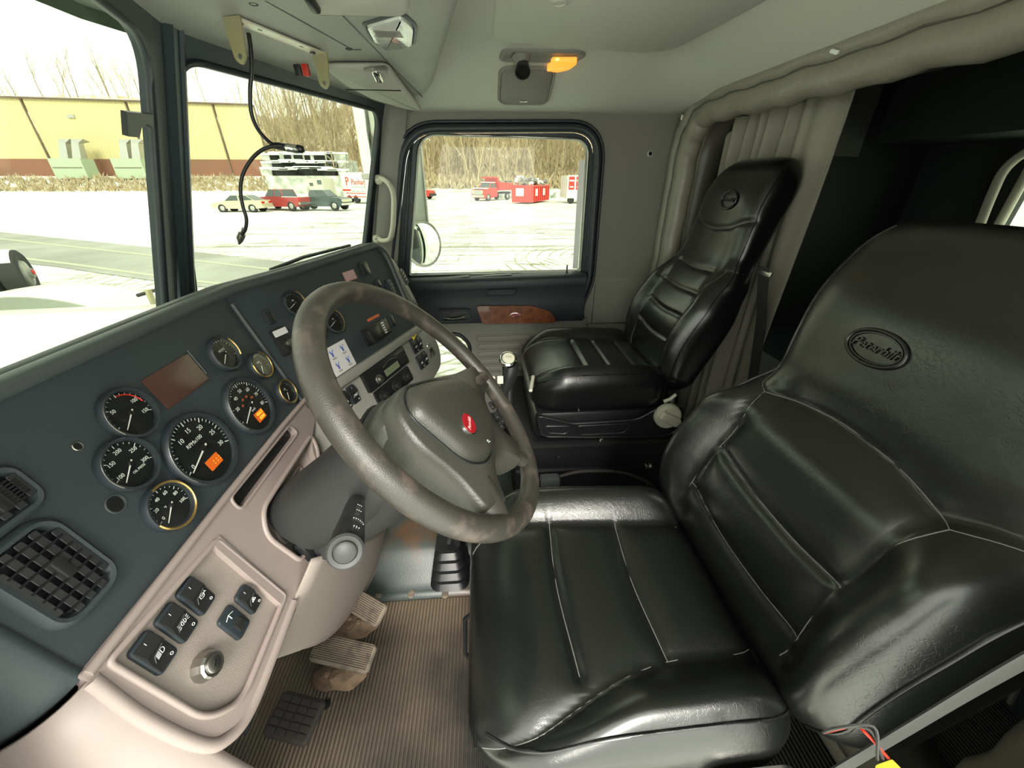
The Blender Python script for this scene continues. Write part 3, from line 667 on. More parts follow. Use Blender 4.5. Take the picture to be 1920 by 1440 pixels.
# brow: rounded lip along the top, running forward to the windshield and round the centre stack's corner
lip = [D.p(-.545, .0), D.p(-.40, .0), D.p(-.2, .0), D.p(-.06, .0), C_.p(.02, .001)]+[C_.p(.15, .002), C_.p(.3, .006)]
cor = fillet([(.35, .012), (CE, .014), (CE, -.10)], [0, .085, 0], 10)
lip += [C_.p(x, y) for x, y in cor[1:]]+[C_.p(CE, -.16), C_.p(CE, -.22), C_.p(CE, -.268)]
m = MB(); rings = []
N0 = 9
for i, p in enumerate(lip):
    t = (lip[min(i+1, len(lip)-1)]-lip[max(i-1, 0)]).normalized()
    nz = D.ez if i < 4 else C_.ez
    if i == 4: nz = (D.ez+C_.ez).normalized()
    out = nz.cross(t); out.normalize()
    rings.append([p+out*a+nz*b for a, b in ((-.006, -.005), (-.004, .007), (.003, .012), (.011, .010), (.016, .002), (.018, -.010), (.019, -.030))])
m.loft(rings, caps=False, closed=False); m.build('brow_lip', M['dash_edge'], dash, 60)
# dash top: from the lip forward to the windshield base
m = MB(); g0 = []; g1 = []
tops = [p for i, p in enumerate(lip[:12])]
rr = []
for p in tops:
    fy = .735-.30*abs(p.x)
    q0 = p+V((0, .012, .012)); q3 = V((p.x+.02, max(fy, q0.y+.02), .95))
    rr.append([q0, q0+V((0, .02, .0)), q0.lerp(q3, .35), q0.lerp(q3, .7), q3, q3-V((0, 0, .2))])
rr[0:0] = [[q+V((-.30, .0, -.01)) for q in rr[0]]]
rr.append([V((q.x+.06, q.y+.02, q.z-.10)) for q in rr[-1]]); rr.append([V((.80, q.y+.02, q.z-.04)) for q in rr[-1]])
m.loft(rr, caps=False, closed=False); m.build('top_pad', M['dash_edge'], dash, 60, solid=.004)
# right flank of the centre stack: light grey trim with two vents
S_ = Fr(C_.p(CE+.012, 0), (1, -.08, 0), ez=(-.10, -1, .30)); S_.ez = V((-.08, -1, .32)).normalized(); S_.ex = V((1, -.08, 0)).normalized(); S_.ey = S_.ez.cross(S_.ex)
m = MB(); fl = fillet([(-.01, -.005), (.045, -.035), (.062, -.09), (.085, -.20), (.075, -.28), (-.005, -.28)], [.01, .03, .02, .02, .01, .0], 5)
m.loft([[S_.p(x, y, h) for x, y in offset2(fl, d)] for d, h in ((.004, -.10), (0, -.008), (-.008, 0))]); m.build('side_trim', M['greyp'], dash, 50)
for (u, v) in ((757, 519), (781, 577)):
    a, b = S_.on(u, v); q = S_.at(a, b, .0).rot(.18)
    g = MB(); g.rbox(q, .030, .056, .004, .008); vn = g.build('side_vent', M['dash_edge'], dash, 40)
    g = MB(); g.rbox(q.at(0, 0, .003), .022, .046, .002, .006); g.build('vent_core', M['black'], vn, 40)
    for k in range(4):
        g = MB(); g.rbox(q.at(0, -.017+.0115*k, .0045), .021, .004, .003, .0015); g.build('vane', M['dash_dark'], vn, 0)
# body filling under/behind the panels (the box that carries them)
m = MB(); m.box(WF, 1.30, .10, .40, (-.12, .64, .70)); m.build('carrier', M['black'], dash, 0)
m = MB(); m.box(WF, .46, .10, .32, (.56, .50, .74)); m.build('glovebox_face', M['dash_dark'], dash, 0)

# lower beige panel (driver): slot, switch inset, knee recess
BB = -.258
def dD(u, v, h=0): return D.on(u, v, h)
bout = [(-.552, BB), (.012, BB), (.012, -.305), (-.075, -.34), (-.10, -.40), (-.20, -.47), (-.345, -.482), (-.50, -.49), (-.552, -.44)]
slot = fillet([(-.300, -.266), (-.085, -.270), (-.080, -.296), (-.300, -.294)], .012, 5)
inset = fillet([(-.533, -.272), (-.360, -.290), (-.352, -.452), (-.50, -.462), (-.533, -.42)], [.008, .008, .008, .045, .05], 7)
knee = fillet([(-.270, -.325), (-.05, -.325), (-.06, -.355), (-.13, -.42), (-.285, -.455), (-.30, -.36)], [.05, .02, .02, .05, .02, .03], 6)
m = MB(); m.plate(D, fillet(bout, [.004, .0, .0, .03, .03, .03, .0, .04, .03], 5), [slot, inset, knee], .016, .006); m.build('lower_panel', M['beige'], dash, 30)
# rolled edges: top ridge, lower-edge ridge
def Dt(name, pts, r, mt, h, sq=1, closed=False, par=dash):
    g = MB(); g.tube([D.p(x, y, h) for x, y in pts], r, 8, closed, sq=sq); return g.build(name, M[mt], par, 60)
Dt('upper_ridge', [(-.548, -.2625), (-.3, -.2595), (-.1, -.2595), (.012, -.262)], .0055, 'beige', .006)
Dt('lower_ridge', [(p.x, p.y) for p in spline([V((x, y, 0)) for x, y in ((-.348, -.476), (-.43, -.482), (-.500, -.484), (-.535, -.468), (-.552, -.435), (-.556, -.35), (-.55, -.27))], 6)], .009, 'beige', .002)
Dt('edge_strip', [(-.35, -.490), (-.52, -.499)], .004, 'black', -.004)
for nm, lp_, r, mt in (('slot_lip', slot, .003, 'beige'), ('inset_lip', inset, .0045, 'beige'), ('recess_lip', knee, .005, 'beige')):
    Dt(nm, lp_, r, mt, .0055, 1, True)
m = MB(); m.plate(D, offset2(slot, .004), (), .002, -.008); m.build('slot_back', M['black'], dash, 0)
m = MB(); m.plate(D, offset2(inset, .004), (), .003, -.001); m.build('switch_panel', M['beige2'], dash, 0)
m = MB(); m.plate(D, [(-.356, -.288), (-.352, -.452), (-.369, -.454), (-.372, -.289)], (), .010, .009); m.build('switch_panel_clip_bar', M['beige'], dash, 0)
m = MB()
def kn(s, t):
    k = knee; cx = sum(p[0] for p in k)/len(k); cy = sum(p[1] for p in k)/len(k)
    i = s*len(k); p = k[int(i) % len(k)]; f_ = 1-.25*smooth(0, .6, t)-.75*max(0, (t-.6)/.4)
    return D.p(cx+(p[0]-cx)*f_, cy+(p[1]-cy)*f_, .002-.028*smooth(0, .6, t))
m.grid(kn, len(knee), 10); m.build('knee_recess', M['beige'], dash, 60)
kk = fillet([(-.245, -.36), (-.09, -.36), (-.15, -.41), (-.262, -.432)], .025, 5)
Dt('recess_rib', kk, .004, 'beige', -.024, 1, True)
# left end: dark rounded cheek, beige kick panel under it
m = MB(); rows = []
for k in range(9):
    a = k/8*1.35; rows.append([D.p(-.545-.05*sin(a), b, -.05*(1-cos(a))*1.6) for b in (.01, -.08, -.17, -.245, -.262)]+[D.p(-.545-.05*sin(a), -.272, -.05*(1-cos(a))*1.6-.02)])
rows.append([p+V((-.02, .18, 0)) for p in rows[-1]])
m.loft(rows, caps=False, closed=False); m.build('end_cheek', M['dash_dark'], dash, 60, solid=.004)
m = MB(); rows = []
for k in range(9):
    a = k/8*1.35; rows.append([D.p(-.548-.055*sin(a), b, .004-.055*(1-cos(a))*1.4) for b in (-.268, -.34, -.43, -.485, -.56, -.80)])
rows.append([p+V((-.02, .2, 0)) for p in rows[-1]])
m.loft(rows, caps=False, closed=False); m.build('kick_panel', M['beige'], dash, 60, solid=.004)
# under-edge of lower panel turning forward
m = MB(); m.loft([[D.p(x, b, .004) for x, b in ((-.345, -.478), (-.50, -.486), (-.55, -.44))], [D.p(x, b-.02, -.06) for x, b in ((-.345, -.478), (-.50, -.486), (-.55, -.44))], [D.p(x, b-.03, -.2) for x, b in ((-.345, -.478), (-.50, -.486), (-.55, -.44))]], caps=False, closed=False); m.build('under_edge', M['black'], dash, 60, solid=.003)
# vertical line on the kick panel
# ---- centre lower panel (radio, heater controls)
lowc = fillet([(.0, -.272), (CE+.0, -.268), (.640, -.30), (.665, -.37), (.63, -.44), (.45, -.475), (.0, -.475)], [.0, .0, .04, .05, .05, .04, 0], 6)
m = MB(); m.loft([[C_.p(x, y, h) for x, y in offset2(lowc, d)] for d, h in ((.0, -.05), (.0, -.002), (-.010, .004))]); m.build('centre_lower_panel', M['greyp'], dash, 50)
m = MB(); m.rbox(C_.at(.315, -.272, .002), .52, .026, .016, .010); m.build('divider_bar', M['greyp'], dash, 50)

# ---- gauges
def gauge(fr, a, b, r, marks=None, needle=200, ring='black', mt_face='black', worn=False, title=None, big=False, span=(197, -23)):
    q = fr.at(a, b, .001)
    g = MB(); w_ = .10*r+.0018
    g.lathe(q, [(r, 0), (r, .006), (r-w_*.35, .0095), (r-w_, .0085), (r-w_-.0008, .003), (0, .003)], 40)
    bz = g.build('gauge', M['rubber'] if ring == 'black' else M[ring], dash, 40)
    g = MB(); g.lathe(q, [(r-w_, .0032), (r-w_, .0038), (0, .0038)], 40); g.build('dial', M['black'], bz, 0)
    if worn:
        g = MB(); a0, a1 = worn; n = 26
        g.tube([q.p((r-w_*.45)*cos(radians(lerp(a0, a1, k/n))), (r-w_*.45)*sin(radians(lerp(a0, a1, k/n))), .0090) for k in range(n+1)], .0012+r*.022, 6); g.build('worn_rim', M['brass'], bz, 60)
    else:
        g = MB(); n = 20
        g.tube([q.p((r-w_*.45)*cos(radians(60+150*k/n)), (r-w_*.45)*sin(radians(60+150*k/n)), .0088) for k in range(n+1)], .0008, 5); g.build('rim_highlight', M['steel'], bz, 60)
    R = r-w_-.002; n = (31 if big else 17); g = MB()
    for k in range(n):
        an = radians(lerp(span[0], span[1], k/(n-1))); mj = k % (5 if big else 4) == 0
        c_, s_ = cos(an), sin(an); l_ = R*(.14 if mj else .08)
        f_ = Fr(q.p((R-l_/2)*c_, (R-l_/2)*s_, .004), q.ex*c_+q.ey*s_, q.ey*c_-q.ex*s_)
        g.box(f_, l_, R*(.028 if mj else .016), .0004)
    o = g.build('dial_marks', M['white'], bz, 0); o['kind'] = 'stuff'
    if marks:
        for k, s_ in enumerate(marks):
            an = radians(lerp(span[0], span[1], k/(len(marks)-1)))
            if s_: text(s_, q, R*.68*cos(an), R*.68*sin(an), R*(.20 if big else .24), M['white'], bz, 'numeral', .0042, .0001)
    if title: text(title[0], q, title[1]*R, title[2]*R, R*title[3], M['white'], bz, 'dial_lettering', .0042, .0001)
    an = radians(needle); f_ = Fr(q.p(0, 0, .0058), q.ex*cos(an)+q.ey*sin(an), q.ey*cos(an)-q.ex*sin(an))
    g = MB(); L_ = R*.88; g.loft([[f_.p(x, y, z) for x, y in ((-R*.18, -R*.028), (L_, -R*.010), (L_, R*.010), (-R*.18, R*.028))] for z in (0, .0008)]); g.build('needle', M['needle'], bz, 0)
    g = MB(); g.lathe(q, [(R*.11, .004), (R*.11, .0065), (R*.06, .0075), (0, .0075)], 16); g.build('needle_hub', M['black'], bz, 40)
    g = MB(); g.lathe(q, [(r-w_, .0080), (r-w_, .0084), (0, .0084)], 32); g.build('gauge_glass', M['gauge_glass'], bz, 0)
    return bz, q, R
bz, q, R = gauge(D, *dD(375, 843), .060, ['0', '', '10', '15', '20', '25', '30'], 200, big=True, title=('RPMx100', -.05, .32, .17))
def lcd(q, x, y, sx, sy, par, rows):
    g = MB(); g.rbox(q.at(x, y, .0040), sx, sy, .0006, .001, bev=.0002); g.build('display', M['lcd'], par, 0)
    for k, s_ in enumerate(rows): text(s_, q, x+(.002 if len(rows) > 1 else .006), y+(.5-(k+.5)/len(rows))*sy*.9, sy*(.62/len(rows)+.12), M['lcd2'], par, 'display_digits', .0048, .0001)
lcd(q, -.001, -.0265, .028, .018, bz, [': : :'])
bz, q, R = gauge(D, *dD(465, 762), .056, ['', '30', '40', '50', '60', '70', '80'], 205, big=True, title=('km/h', .0, -.20, .13))
for k, s_ in enumerate(('20', '60', '80', '100')): text(s_, q, R*.38*cos(radians(150-40*k)), R*.38*sin(radians(150-40*k)), R*.12, M['orange'], bz, 'inner_numeral', .0042, .0001)
lcd(q, .004, -.026, .026, .019, bz, ['45625', '0284'])
bz, q, R = gauge(D, *dD(238, 777), .0365, ['', '50', '', '100', '150'], 215, title=None)
g = MB(); g.tube([q.p(R*.9*cos(radians(x)), R*.9*sin(radians(x)), .0045) for x in range(10, 86, 5)], .0009, 5); g.build('red_arc', M['redpl'], bz, 0)
gauge(D, *dD(236, 872), .0365, ['100', '150', '200', '250', '300'], 215, title=('OIL PRESS', .15, -.42, .15))[0]
gauge(D, *dD(313, 950), .0345, ['0', '20', '40', '60', '80', '100'], 215, worn=(-170, 100), title=('°F', -.2, .1, .16))
gauge(D, *dD(417, 665), .033, None, 215, worn=(-30, 40), title=('VOLTS', -.05, .3, .22))
gauge(D, *dD(484, 686), .0285, None, 235, worn=(-200, 60), title=('FUEL', .0, .3, .22))
gauge(D, *dD(533, 736), .0280, None, 235, worn=(-200, 160), title=('AIR', .0, .3, .22))
gauge(C_, *C_.on(549, 570), .030, None, 200, worn=(-30, 60), title=('PSI', .0, .3, .22))
gauge(C_, *C_.on(624, 604), .031, None, 200, worn=(-80, 60), title=('PSI', .0, .3, .22))
gauge(C_, *C_.on(587, 620), .030, None, 200, worn=(-80, 60))
# unlit rectangular display
c4 = [dD(273, 713), dD(350, 675), dD(387, 710), dD(311, 758)]
m = MB(); cx = sum(c[0] for c in c4)/4; cy = sum(c[1] for c in c4)/4
m.rbox(D.at(cx, cy, .0004), .098, .052, .0016, .003, bev=.0006); o = m.build('information_display', M['dispoff'], dash, 40)
m = MB(); m.tube([D.p(cx+.052, cy+.030, .002), D.p(cx+.052, cy-.016, .002)], .0012, 6); m.build('display_bezel_edge', M['dash_edge'], o, 60)
# empty holes
for (u, v, r) in ((145, 837, .005), (216, 945, .011)):
    a, b = dD(u, v); g = MB(); g.lathe(D.at(a, b, .0), [(r, .0004), (r*.9, .0012), (r*.8, .0006), (0, .0004)], 18); g.build('blank_hole', M['black'], dash, 0)
    g = MB(); g.tube([D.p(a+r*cos(t/16*2*pi), b+r*sin(t/16*2*pi), .0008) for t in range(16)], .0007, 5, True); g.build('hole_rim', M['steel'] if r < .01 else M['dash_edge'], dash, 60)

# ---- air vents on the driver's end
def airvent(fr, a, b, sx, sy, rot=0):
    q = fr.at(a, b, .0).rot(rot)
    g = MB(); o_ = rrect(sx, sy, min(sx, sy)*.33, 7)
    i_ = 0
    m_ = len(o_)
    g.loft([[q.p(x, y, h) for x, y in offset2(o_, d)] for d, h in ((0, 0), (-.001, .005), (-.005, .009), (-.009, .008), (-.011, .003), (-.012, .001))], caps=False); vt = g.build('air_vent', M['dash_dark'], dash, 50)
    g = MB(); g.plate(q, offset2(o_, -.006), (), .002, .001); g.build('vent_well', M['black'], vt, 0)
    ww, hh = sx-.024, sy-.022
    for k in range(5):
        x = -ww/2+ww*k/4; l_ = hh*(1 if 0 < k < 4 else .74); g = MB(); f_ = Fr(q.p(x, 0, .0060), q.ex*.9+q.ez*.25, q.ey); g.rbox(f_, .0075, l_, .0022, .002, (0, 0, 0), bev=.0006); g.build('vane', M['black'], vt, 0)
    for k in range(7):
        y = -hh/2+.008+(hh-.016)*k/6; g = MB(); g.box(q, ww*(1 if 0 < k < 6 else .8), .0022, .008, (0, y, .0050)); g.build('cross_vane', M['black'], vt, 0)
    g = MB(); g.rbox(q.at(.004, 0, .007), .012, .026, .005, .004); g.build('vent_tab', M['satin'], vt, 40)
    return vt
a, b = dD(112, 1070, .01); airvent(D, a, b, .078, .112)
a, b = dD(-12, 945, .01); airvent(D, a, b, .080, .060)

# ---- rocker switches on the beige inset
def rocker(fr, a, b, kind, par=dash, sx=.0305, sy=.050, h0=.0005):
    q = fr.at(a, b, h0)
    g = MB(); g.rbox(q, sx, sy, .005, .006); sw = g.build('rocker_switch', M['rubber'], par, 40)
    q2 = q.at(0, 0, .0045); hw = sx*.40
    def sec(x): return [q2.p(x, y, z) for y, z in ((-sy*.42, 0), (-sy*.42, .0010), (-sy*.12, .0014), (sy*.02, .0040), (sy*.12, .0056), (sy*.30, .0038), (sy*.42, .0012), (sy*.42, 0))]
    g = MB(); g.loft([sec(-hw), sec(hw)]); g.build('rocker', M['satin'], sw, 25)
    g = MB(); g.tube([q2.p(-hw*.7, -sy*.16, .0018), q2.p(-hw*.5, sy*.0, .0045), q2.p(hw*.6, sy*.06, .0058)], .0005, 5); g.build('rocker_edge', M['dash_edge'], sw, 0)
    text('I', q2, -hw*.1, sy*.35, .006, M['white'], sw, 'mark_on', .0038, .0001, rot=0)
    text('O', q2, hw*.55, -sy*.35, .0055, M['white'], sw, 'mark_off', .0022, .0002)
    z = .0040; qi = Fr(q2.p(hw*.1, -sy*.06, .0032), q2.ex, q2.ey*1+q2.ez*.22)
    g = MB()
    def ln(pts, r=.0004): g.tube([qi.p(x, y, .0006) for x, y in pts], r, 4)
    if kind == 'lamp':
        ln([(.002+.003*cos(t), .0+.0035*sin(t)) for t in [pi/2-pi*k/8 for k in range(9)]]); ln([(.002, .0035), (.0005, .0035), (.0005, -.0035), (.002, -.0035)])
        for k in range(4): ln([(-.001, .003-.002*k), (-.0065, .002-.002*k)])
    elif kind == 'marker':
        for s_ in (-1, 1):
            ln([(s_*(.001+.003*cos(t)), .003*sin(t)) for t in [pi/2-pi*k/6 for k in range(7)]]+[(s_*.001, .003)])
            for k in range(3): ln([(s_*.0055, .0025-.0025*k), (s_*.0085, .0035-.0035*k)])
    elif kind == 'heat':
        ln([(-.004, -.002), (-.004, .002), (0, .0035), (.003, .002), (.003, -.002), (0, -.0035), (-.004, -.002)]); ln([(-.002, 0), (.006, .001)]); ln([(.005, .003), (.007, 0)])
    elif kind == 'tri':
        ln([(-.004, -.003), (.004, -.003), (0, .004), (-.004, -.003)], .0006); g.box(qi, .0022, .003, .0004, (0, -.001, .0006))
    else:
        ln([(-.006, .002), (0, .0035), (.006, .002)]); ln([(0, .003), (0, -.003)]); ln([(-.002, -.003), (.002, -.003)])
    g.build('icon', M['white'], sw, 0)
    return sw
for u, v, k in ((367, 1118, 'heat'), (331, 1168, 'marker'), (287, 1224, 'lamp'), (465, 1124, 'tri')):
    rocker(D, *dD(u, v, .002), k, sx=.0305 if k != 'tri' else .027, sy=.051 if k != 'tri' else .045)
# thumb wheel dimmer
a, b = dD(436, 1168); q = D.at(a, b, .0005)
g = MB(); g.rbox(q, .030, .048, .005, .006); sw = g.build('dimmer_switch', M['rubber'], dash, 40)
g = MB(); g.lathe(Fr(q.p(-.006, -.007, -.003), q.ey, q.ez), [(.012, 0), (.012, .013), (.0, .013)], 24); g.build('thumb_wheel', M['satin'], sw, 40)
g = MB(); g.tube([q.p(-.008, .014, .0056), q.p(0, .017, .0056), q.p(.008, .014, .0056)], .0005, 4); g.tube([q.p(0, .016, .0056), q.p(0, .009, .0056)], .0007, 4); g.build('icon', M['white'], sw, 0)
# ignition key cylinder
a, b = dD(392, 1247, .008); q = D.at(a, b, -.001)
g = MB(); g.lathe(q, [(.0185, 0), (.0185, .006), (.017, .010), (.0165, .014), (.0145, .017), (.011, .0165), (.011, .0145), (0, .0145)], 12); kl = g.build('key_switch', M['steel'], dash, 25)
g = MB(); g.lathe(q, [(.0105, .0145), (.0105, .0175), (.009, .0185), (0, .0185)], 24); g.build('key_cylinder', M['steel'], kl, 40)
g = MB(); g.rbox(q.at(0, 0, .0183).rot(.5), .008, .0024, .0006, .001, bev=.0002); g.build('keyhole', M['black'], kl, 0)

# ---- centre panel contents
def cc(u, v, h=0): return C_.on(u, v, h)
a, b = cc(637, 671); g = MB(); g.rbox(C_.at(a, b, .0018), .083, .074, .0008, .002, bev=.0003); dec = g.build('instruction_decal', M['paper'], dash, 0)
for i in range(2):
    for j in range(2):
        q = C_.at(a-.019+.040*i, b+.016-.034*j, .0028); g = MB()
        g.box(q, .0055, .011, .0003); g.tube([q.p(-.007, .010, 0), q.p(-.002, .001, 0), q.p(0, .003, 0), q.p(.007, .012, 0)], .0010, 4); g.tube([q.p(-.004, .013, 0), q.p(-.002, .004, 0)], .0008, 4); g.build('valve_symbol', M['blue'], dec, 0)
        g = MB(); g.box(q, .016, .0012, .0002, (0, -.0095, 0)); g.box(q, .012, .0010, .0002, (.001, -.0120, 0)); g.build('print_line', M['rubberpad'], dec, 0)
a, b = cc(655, 517); g = MB(); g.rbox(C_.at(a, b, .0018), .050, .026, .0008, .002, bev=.0003); dec = g.build('warning_decal', M['pink'], dash, 0)
for k in range(4): g = MB(); g.box(C_.at(a, b, .0028), .040, .0012, .0002, (0, .008-.005*k, 0)); g.build('print_line', M['paper'], dec, 0)
a, b = cc(699, 596); g = MB(); g.rbox(C_.at(a, b, .0018), .060, .008, .0008, .001, bev=.0003); g.build('orange_decal', M['orange'], dash, 0)
# valve housing next to the parking brake
a, b = cc(705, 622); g = MB(); g.rbox(C_.at(a, b, .0015), .125, .050, .006, .006); hs = g.build('control_box', M['black'], dash, 40)
for k in range(5): g = MB(); g.box(C_.at(a+.033, b+.015-.0075*k, .008), .012, .0045, .0006); g.build('indicator_print', M['paper'], hs, 0)
g = MB(); g.rbox(C_.at(a-.030, b, .0075), .050, .040, .016, .008); g.build('control_knob', M['satin'], hs, 40)
# phone / remote standing on the panel near the seam
a, b = cc(529, 640); q = C_.at(a, b, .0015); g = MB(); g.rbox(q, .040, .060, .008, .004); bx = g.build('brake_controller', M['satin'], dash, 40)
g = MB(); g.rbox(q.at(0, .020, .0080), .036, .014, .001, .002, bev=.0003); g.build('controller_label', M['paper'], bx, 0)
g = MB(); g.lathe(q.at(.008, -.008, .008), [(.009, 0), (.008, .006), (0, .006)], 16); g.build('controller_dial', M['steel'], bx, 40)
# small blanking switches
for (u, v, wx_, wy_) in ((683, 504, .034, .042), (707, 532, .022, .026), (503, 595, .022, .032), (733, 602, .026, .040)):
    a, b = cc(u, v); q = C_.at(a, b, .0015); g = MB(); g.rbox(q, wx_, wy_, .005, .005); o = g.build('small_switch', M['rubber'], dash, 40)
    g = MB(); g.rbox(q.at(0, 0, .004), wx_*.7, wy_*.75, .003, .003); g.build('switch_cap', M['satin'], o, 40)
# oval vent/knob with chrome tip
a, b = cc(731, 541); q = C_.at(a, b, .001); g = MB(); g.rbox(q, .034, .060, .006, .014); o = g.build('outlet_vent', M['rubber'], dash, 40)
for k in range(4): g = MB(); g.rbox(q.at(0, -.018+.012*k, .005), .024, .004, .003, .0015); g.build('vane', M['satin'], o, 0)
# radio
a, b = cc(722, 680, .004); q = C_.at(a-.01, -.315, .003)
rd = MB(); rd.rbox(q, .215, .058, .012, .004); rad = rd.build('radio', M['black'], dash, 40)
g = MB(); g.rbox(q.at(.015, -.010, .012), .075, .020, .0008, .002, bev=.0003); g.build('radio_display', M['green_lcd'], rad, 0)
g = MB(); g.lathe(q.at(-.055, -.012, .012), [(.015, 0), (.014, .003), (.009, .004), (.008, .012), (0, .013)], 24); g.build('volume_knob', M['steel'], rad, 40)
g = MB(); g.tube([q.p(lerp(-.02, .055, k/12), .010+.007*sin(pi*k/12), .0125) for k in range(13)], .0014, 6); g.build('trim_arc', M['steel'], rad, 60)
for i in range(3):
    for j in range(2): g = MB(); g.rbox(q.at(.068+.013*i, -.015+.013*j, .012), .009, .008, .002, .001, bev=.0005); g.build('radio_button', M['satin'], rad, 0)
for i in range(5): g = MB(); g.rbox(q.at(.055+.010*i, .019, .012), .006, .005, .0015, .001, bev=.0004); g.build('preset_button', M['steel'], rad, 0)
# heater controls
q = C_.at(.330, -.376, .003); g = MB(); g.rbox(q, .19, .050, .008, .006); hc = g.build('heater_panel', M['black'], dash, 40)
for x in (-.065, 0, .065): g = MB(); g.lathe(q.at(x, 0, .008), [(.018, 0), (.017, .004), (.010, .005), (.009, .016), (0, .017)], 24); g.build('heater_knob', M['satin'], hc, 40)
# switches left of radio, right of radio
for (a, b, k) in ((.135, -.318, 'tri'), (.170, -.318, 'marker'), (.505, -.315, 'heat'), (.537, -.315, 'lamp'), (.500, -.372, 'tri'), (.533, -.372, 'marker')):
    rocker(C_, a, b, k, h0=.004)
a, b = cc(778, 628, .02); g = MB(); q = C_.at(a, b, .016).rot(.4)
g.rbox(q, .034, .016, .001, .003, bev=.0003); yt = g.build('yellow_tag', M['yellow'], dash, 0)
g = MB(); g.box(q.at(0, 0, .0012), .022, .002, .0002, (0, .003, 0)); g.box(q.at(0, 0, .0012), .018, .002, .0002, (0, -.002, 0)); g.build('print_line', M['rubberpad'], yt, 0)
# keys hanging at the right of the stack
ky = thing('key_bunch', 'small bunch of keys hanging right of the radio on the grey panel', 'keys', C_.p(*cc(800, 650), .012))
q = C_.at(*cc(798, 650), .012)
g = MB(); g.tube([q.p(.009*cos(t/14*2*pi), .009*sin(t/14*2*pi), .001) for t in range(14)], .0012, 5, True); g.build('ring', M['chrome'], ky, 60)
for an in (-1.9, -1.4, -1.1):
    f_ = Fr(q.p(.009*cos(an), .009*sin(an), .002), q.ex*cos(an)+q.ey*sin(an), q.ey*cos(an)-q.ex*sin(an)); g = MB(); g.rbox(f_, .014, .013, .002, .005, (.007, 0, 0), bev=.0006); g.box(f_, .022, .005, .0016, (.022, 0, .001)); g.build('key', M['steel'], ky, 30)

# ================================================================= STEERING
SWc = V((-.443, .0772, .9294)); _phi, _psi = .7326, -.0557
_a = V((cos(_psi), sin(_psi), 0)); _f = V((-sin(_psi), cos(_psi), 0)); _b = _f*sin(_phi)+V((0, 0, 1))*cos(_phi)
SW = Fr(SWc, _a, _b); SW.ex = _a; SW.ey = _b; SW.ez = _a.cross(_b)       # ez toward the driver
sw = thing('steering_wheel', 'black worn leather steering wheel with three spokes and a red oval badge', 'steering wheel', SWc)
m = MB(); n = 96; pts = [SW.p(.225*cos(2*pi*k/n), .225*sin(2*pi*k/n)) for k in range(n)]
m.tube(pts, [.0178+.0012*cos(2*pi*k/n-2.6) for k in range(n)], 18, True); m.build('rim', M['rim'], sw, 89)
q = SW.at(0, -.012, 0)
# hub pad: rounded trapezoid with flanks sweeping into the spokes
ax = radians(-80)
def pol(r, d): return (r*cos(radians(d)), r*sin(radians(d)))
padp = [(-.118, .072), (-.06, .074), (.020, .036), (.100, -.008), pol(.200, -13), pol(.200, -31), pol(.138, -40), pol(.132, -66), pol(.198, -73), pol(.198, -89), pol(.132, -96), pol(.150, -122), pol(.200, -129), pol(.203, -147), (-.150, -.055), (-.150, .02)]
pf = fillet([(p[0], p[1]+0) for p in padp], [.05, .03, .04, .04, .01, .01, .03, .03, .01, .01, .03, .03, .01, .01, .04, .04], 6)
ch_ = [V((x, y, 0)) for x, y in pf]
m = MB(); m.loft([[SW.p(x, y, h) for x, y in offset2(pf, d)] for d, h in ((-.005, -.045), (-.002, -.030), (0, -.010), (-.0015, .002), (-.004, .0085), (-.007, .011))]); m.build('spoke_cover', M['pad'], sw, 50)
# raised centre pad
cpad = fillet([(-.110, .046), (-.070, .064), (-.005, .034), (.055, -.002), (.074, -.045), (.030, -.102), (-.070, -.106), (-.114, -.060)], [.04, .03, .04, .04, .03, .03, .03, .04], 7)
m = MB(); m.loft([[SW.p(x, y, h) for x, y in offset2(cpad, d)] for d, h in ((.004, .004), (.002, .014), (-.002, .022), (-.009, .028), (-.020, .031))]); m.build('centre_pad', M['pad'], sw, 60)
m = MB(); m.tube([SW.p(x, y, .0105) for x, y in offset2(cpad, .005)], .0022, 6, True); m.build('pad_welt', M['black'], sw, 60)
# tapered spoke ends blending into the rim
for d0, w0 in ((-22, .021), (-82, .017), (-138, .021)):
    p0 = SW.p(*pol(.085, d0), -.022); p1 = SW.p(*pol(.165, d0), -.004); p2 = SW.p(*pol(.212, d0), .0); p3 = SW.p(*pol(.225, d0), 0)
    g = MB(); g.tube([p0, p1, p2, p3], [w0*1.35, w0*1.1, .019, .0165], 12, sq=.62); g.build('spoke', M['rim'], sw, 60)
# hub skirt behind the pad
m = MB(); sk = fillet([(-.135, .078), (-.06, .082), (.035, .036), (.09, -.02), (.05, -.10), (-.10, -.11), (-.148, -.03)], .05, 6)
m.loft([[SW.p(x, y, h) for x, y in offset2(sk, d)] for d, h in ((-.060, -.105), (-.022, -.085), (-.008, -.055), (-.006, -.025), (-.02, -.008))]); m.build('hub_skirt', M['pad'], sw, 60)
emblem(SW.at(*SW.on(880, 793, .034), .0315).rot(.14), .0215, .0165, sw, .0085)
text('J0', SW, *SW.on(914, 828, .03), .008, M['white'], sw, 'horn_symbol', .0318, .0001, rot=1.3)
# buttons on the right spoke
for k in range(3):
    p = pol(.155, -46-9*k); g = MB(); g.rbox(SW.at(p[0], p[1], .004).rot(radians(-46-9*k)), .012, .016, .006, .003); g.build('spoke_button', M['satin'], sw, 40)

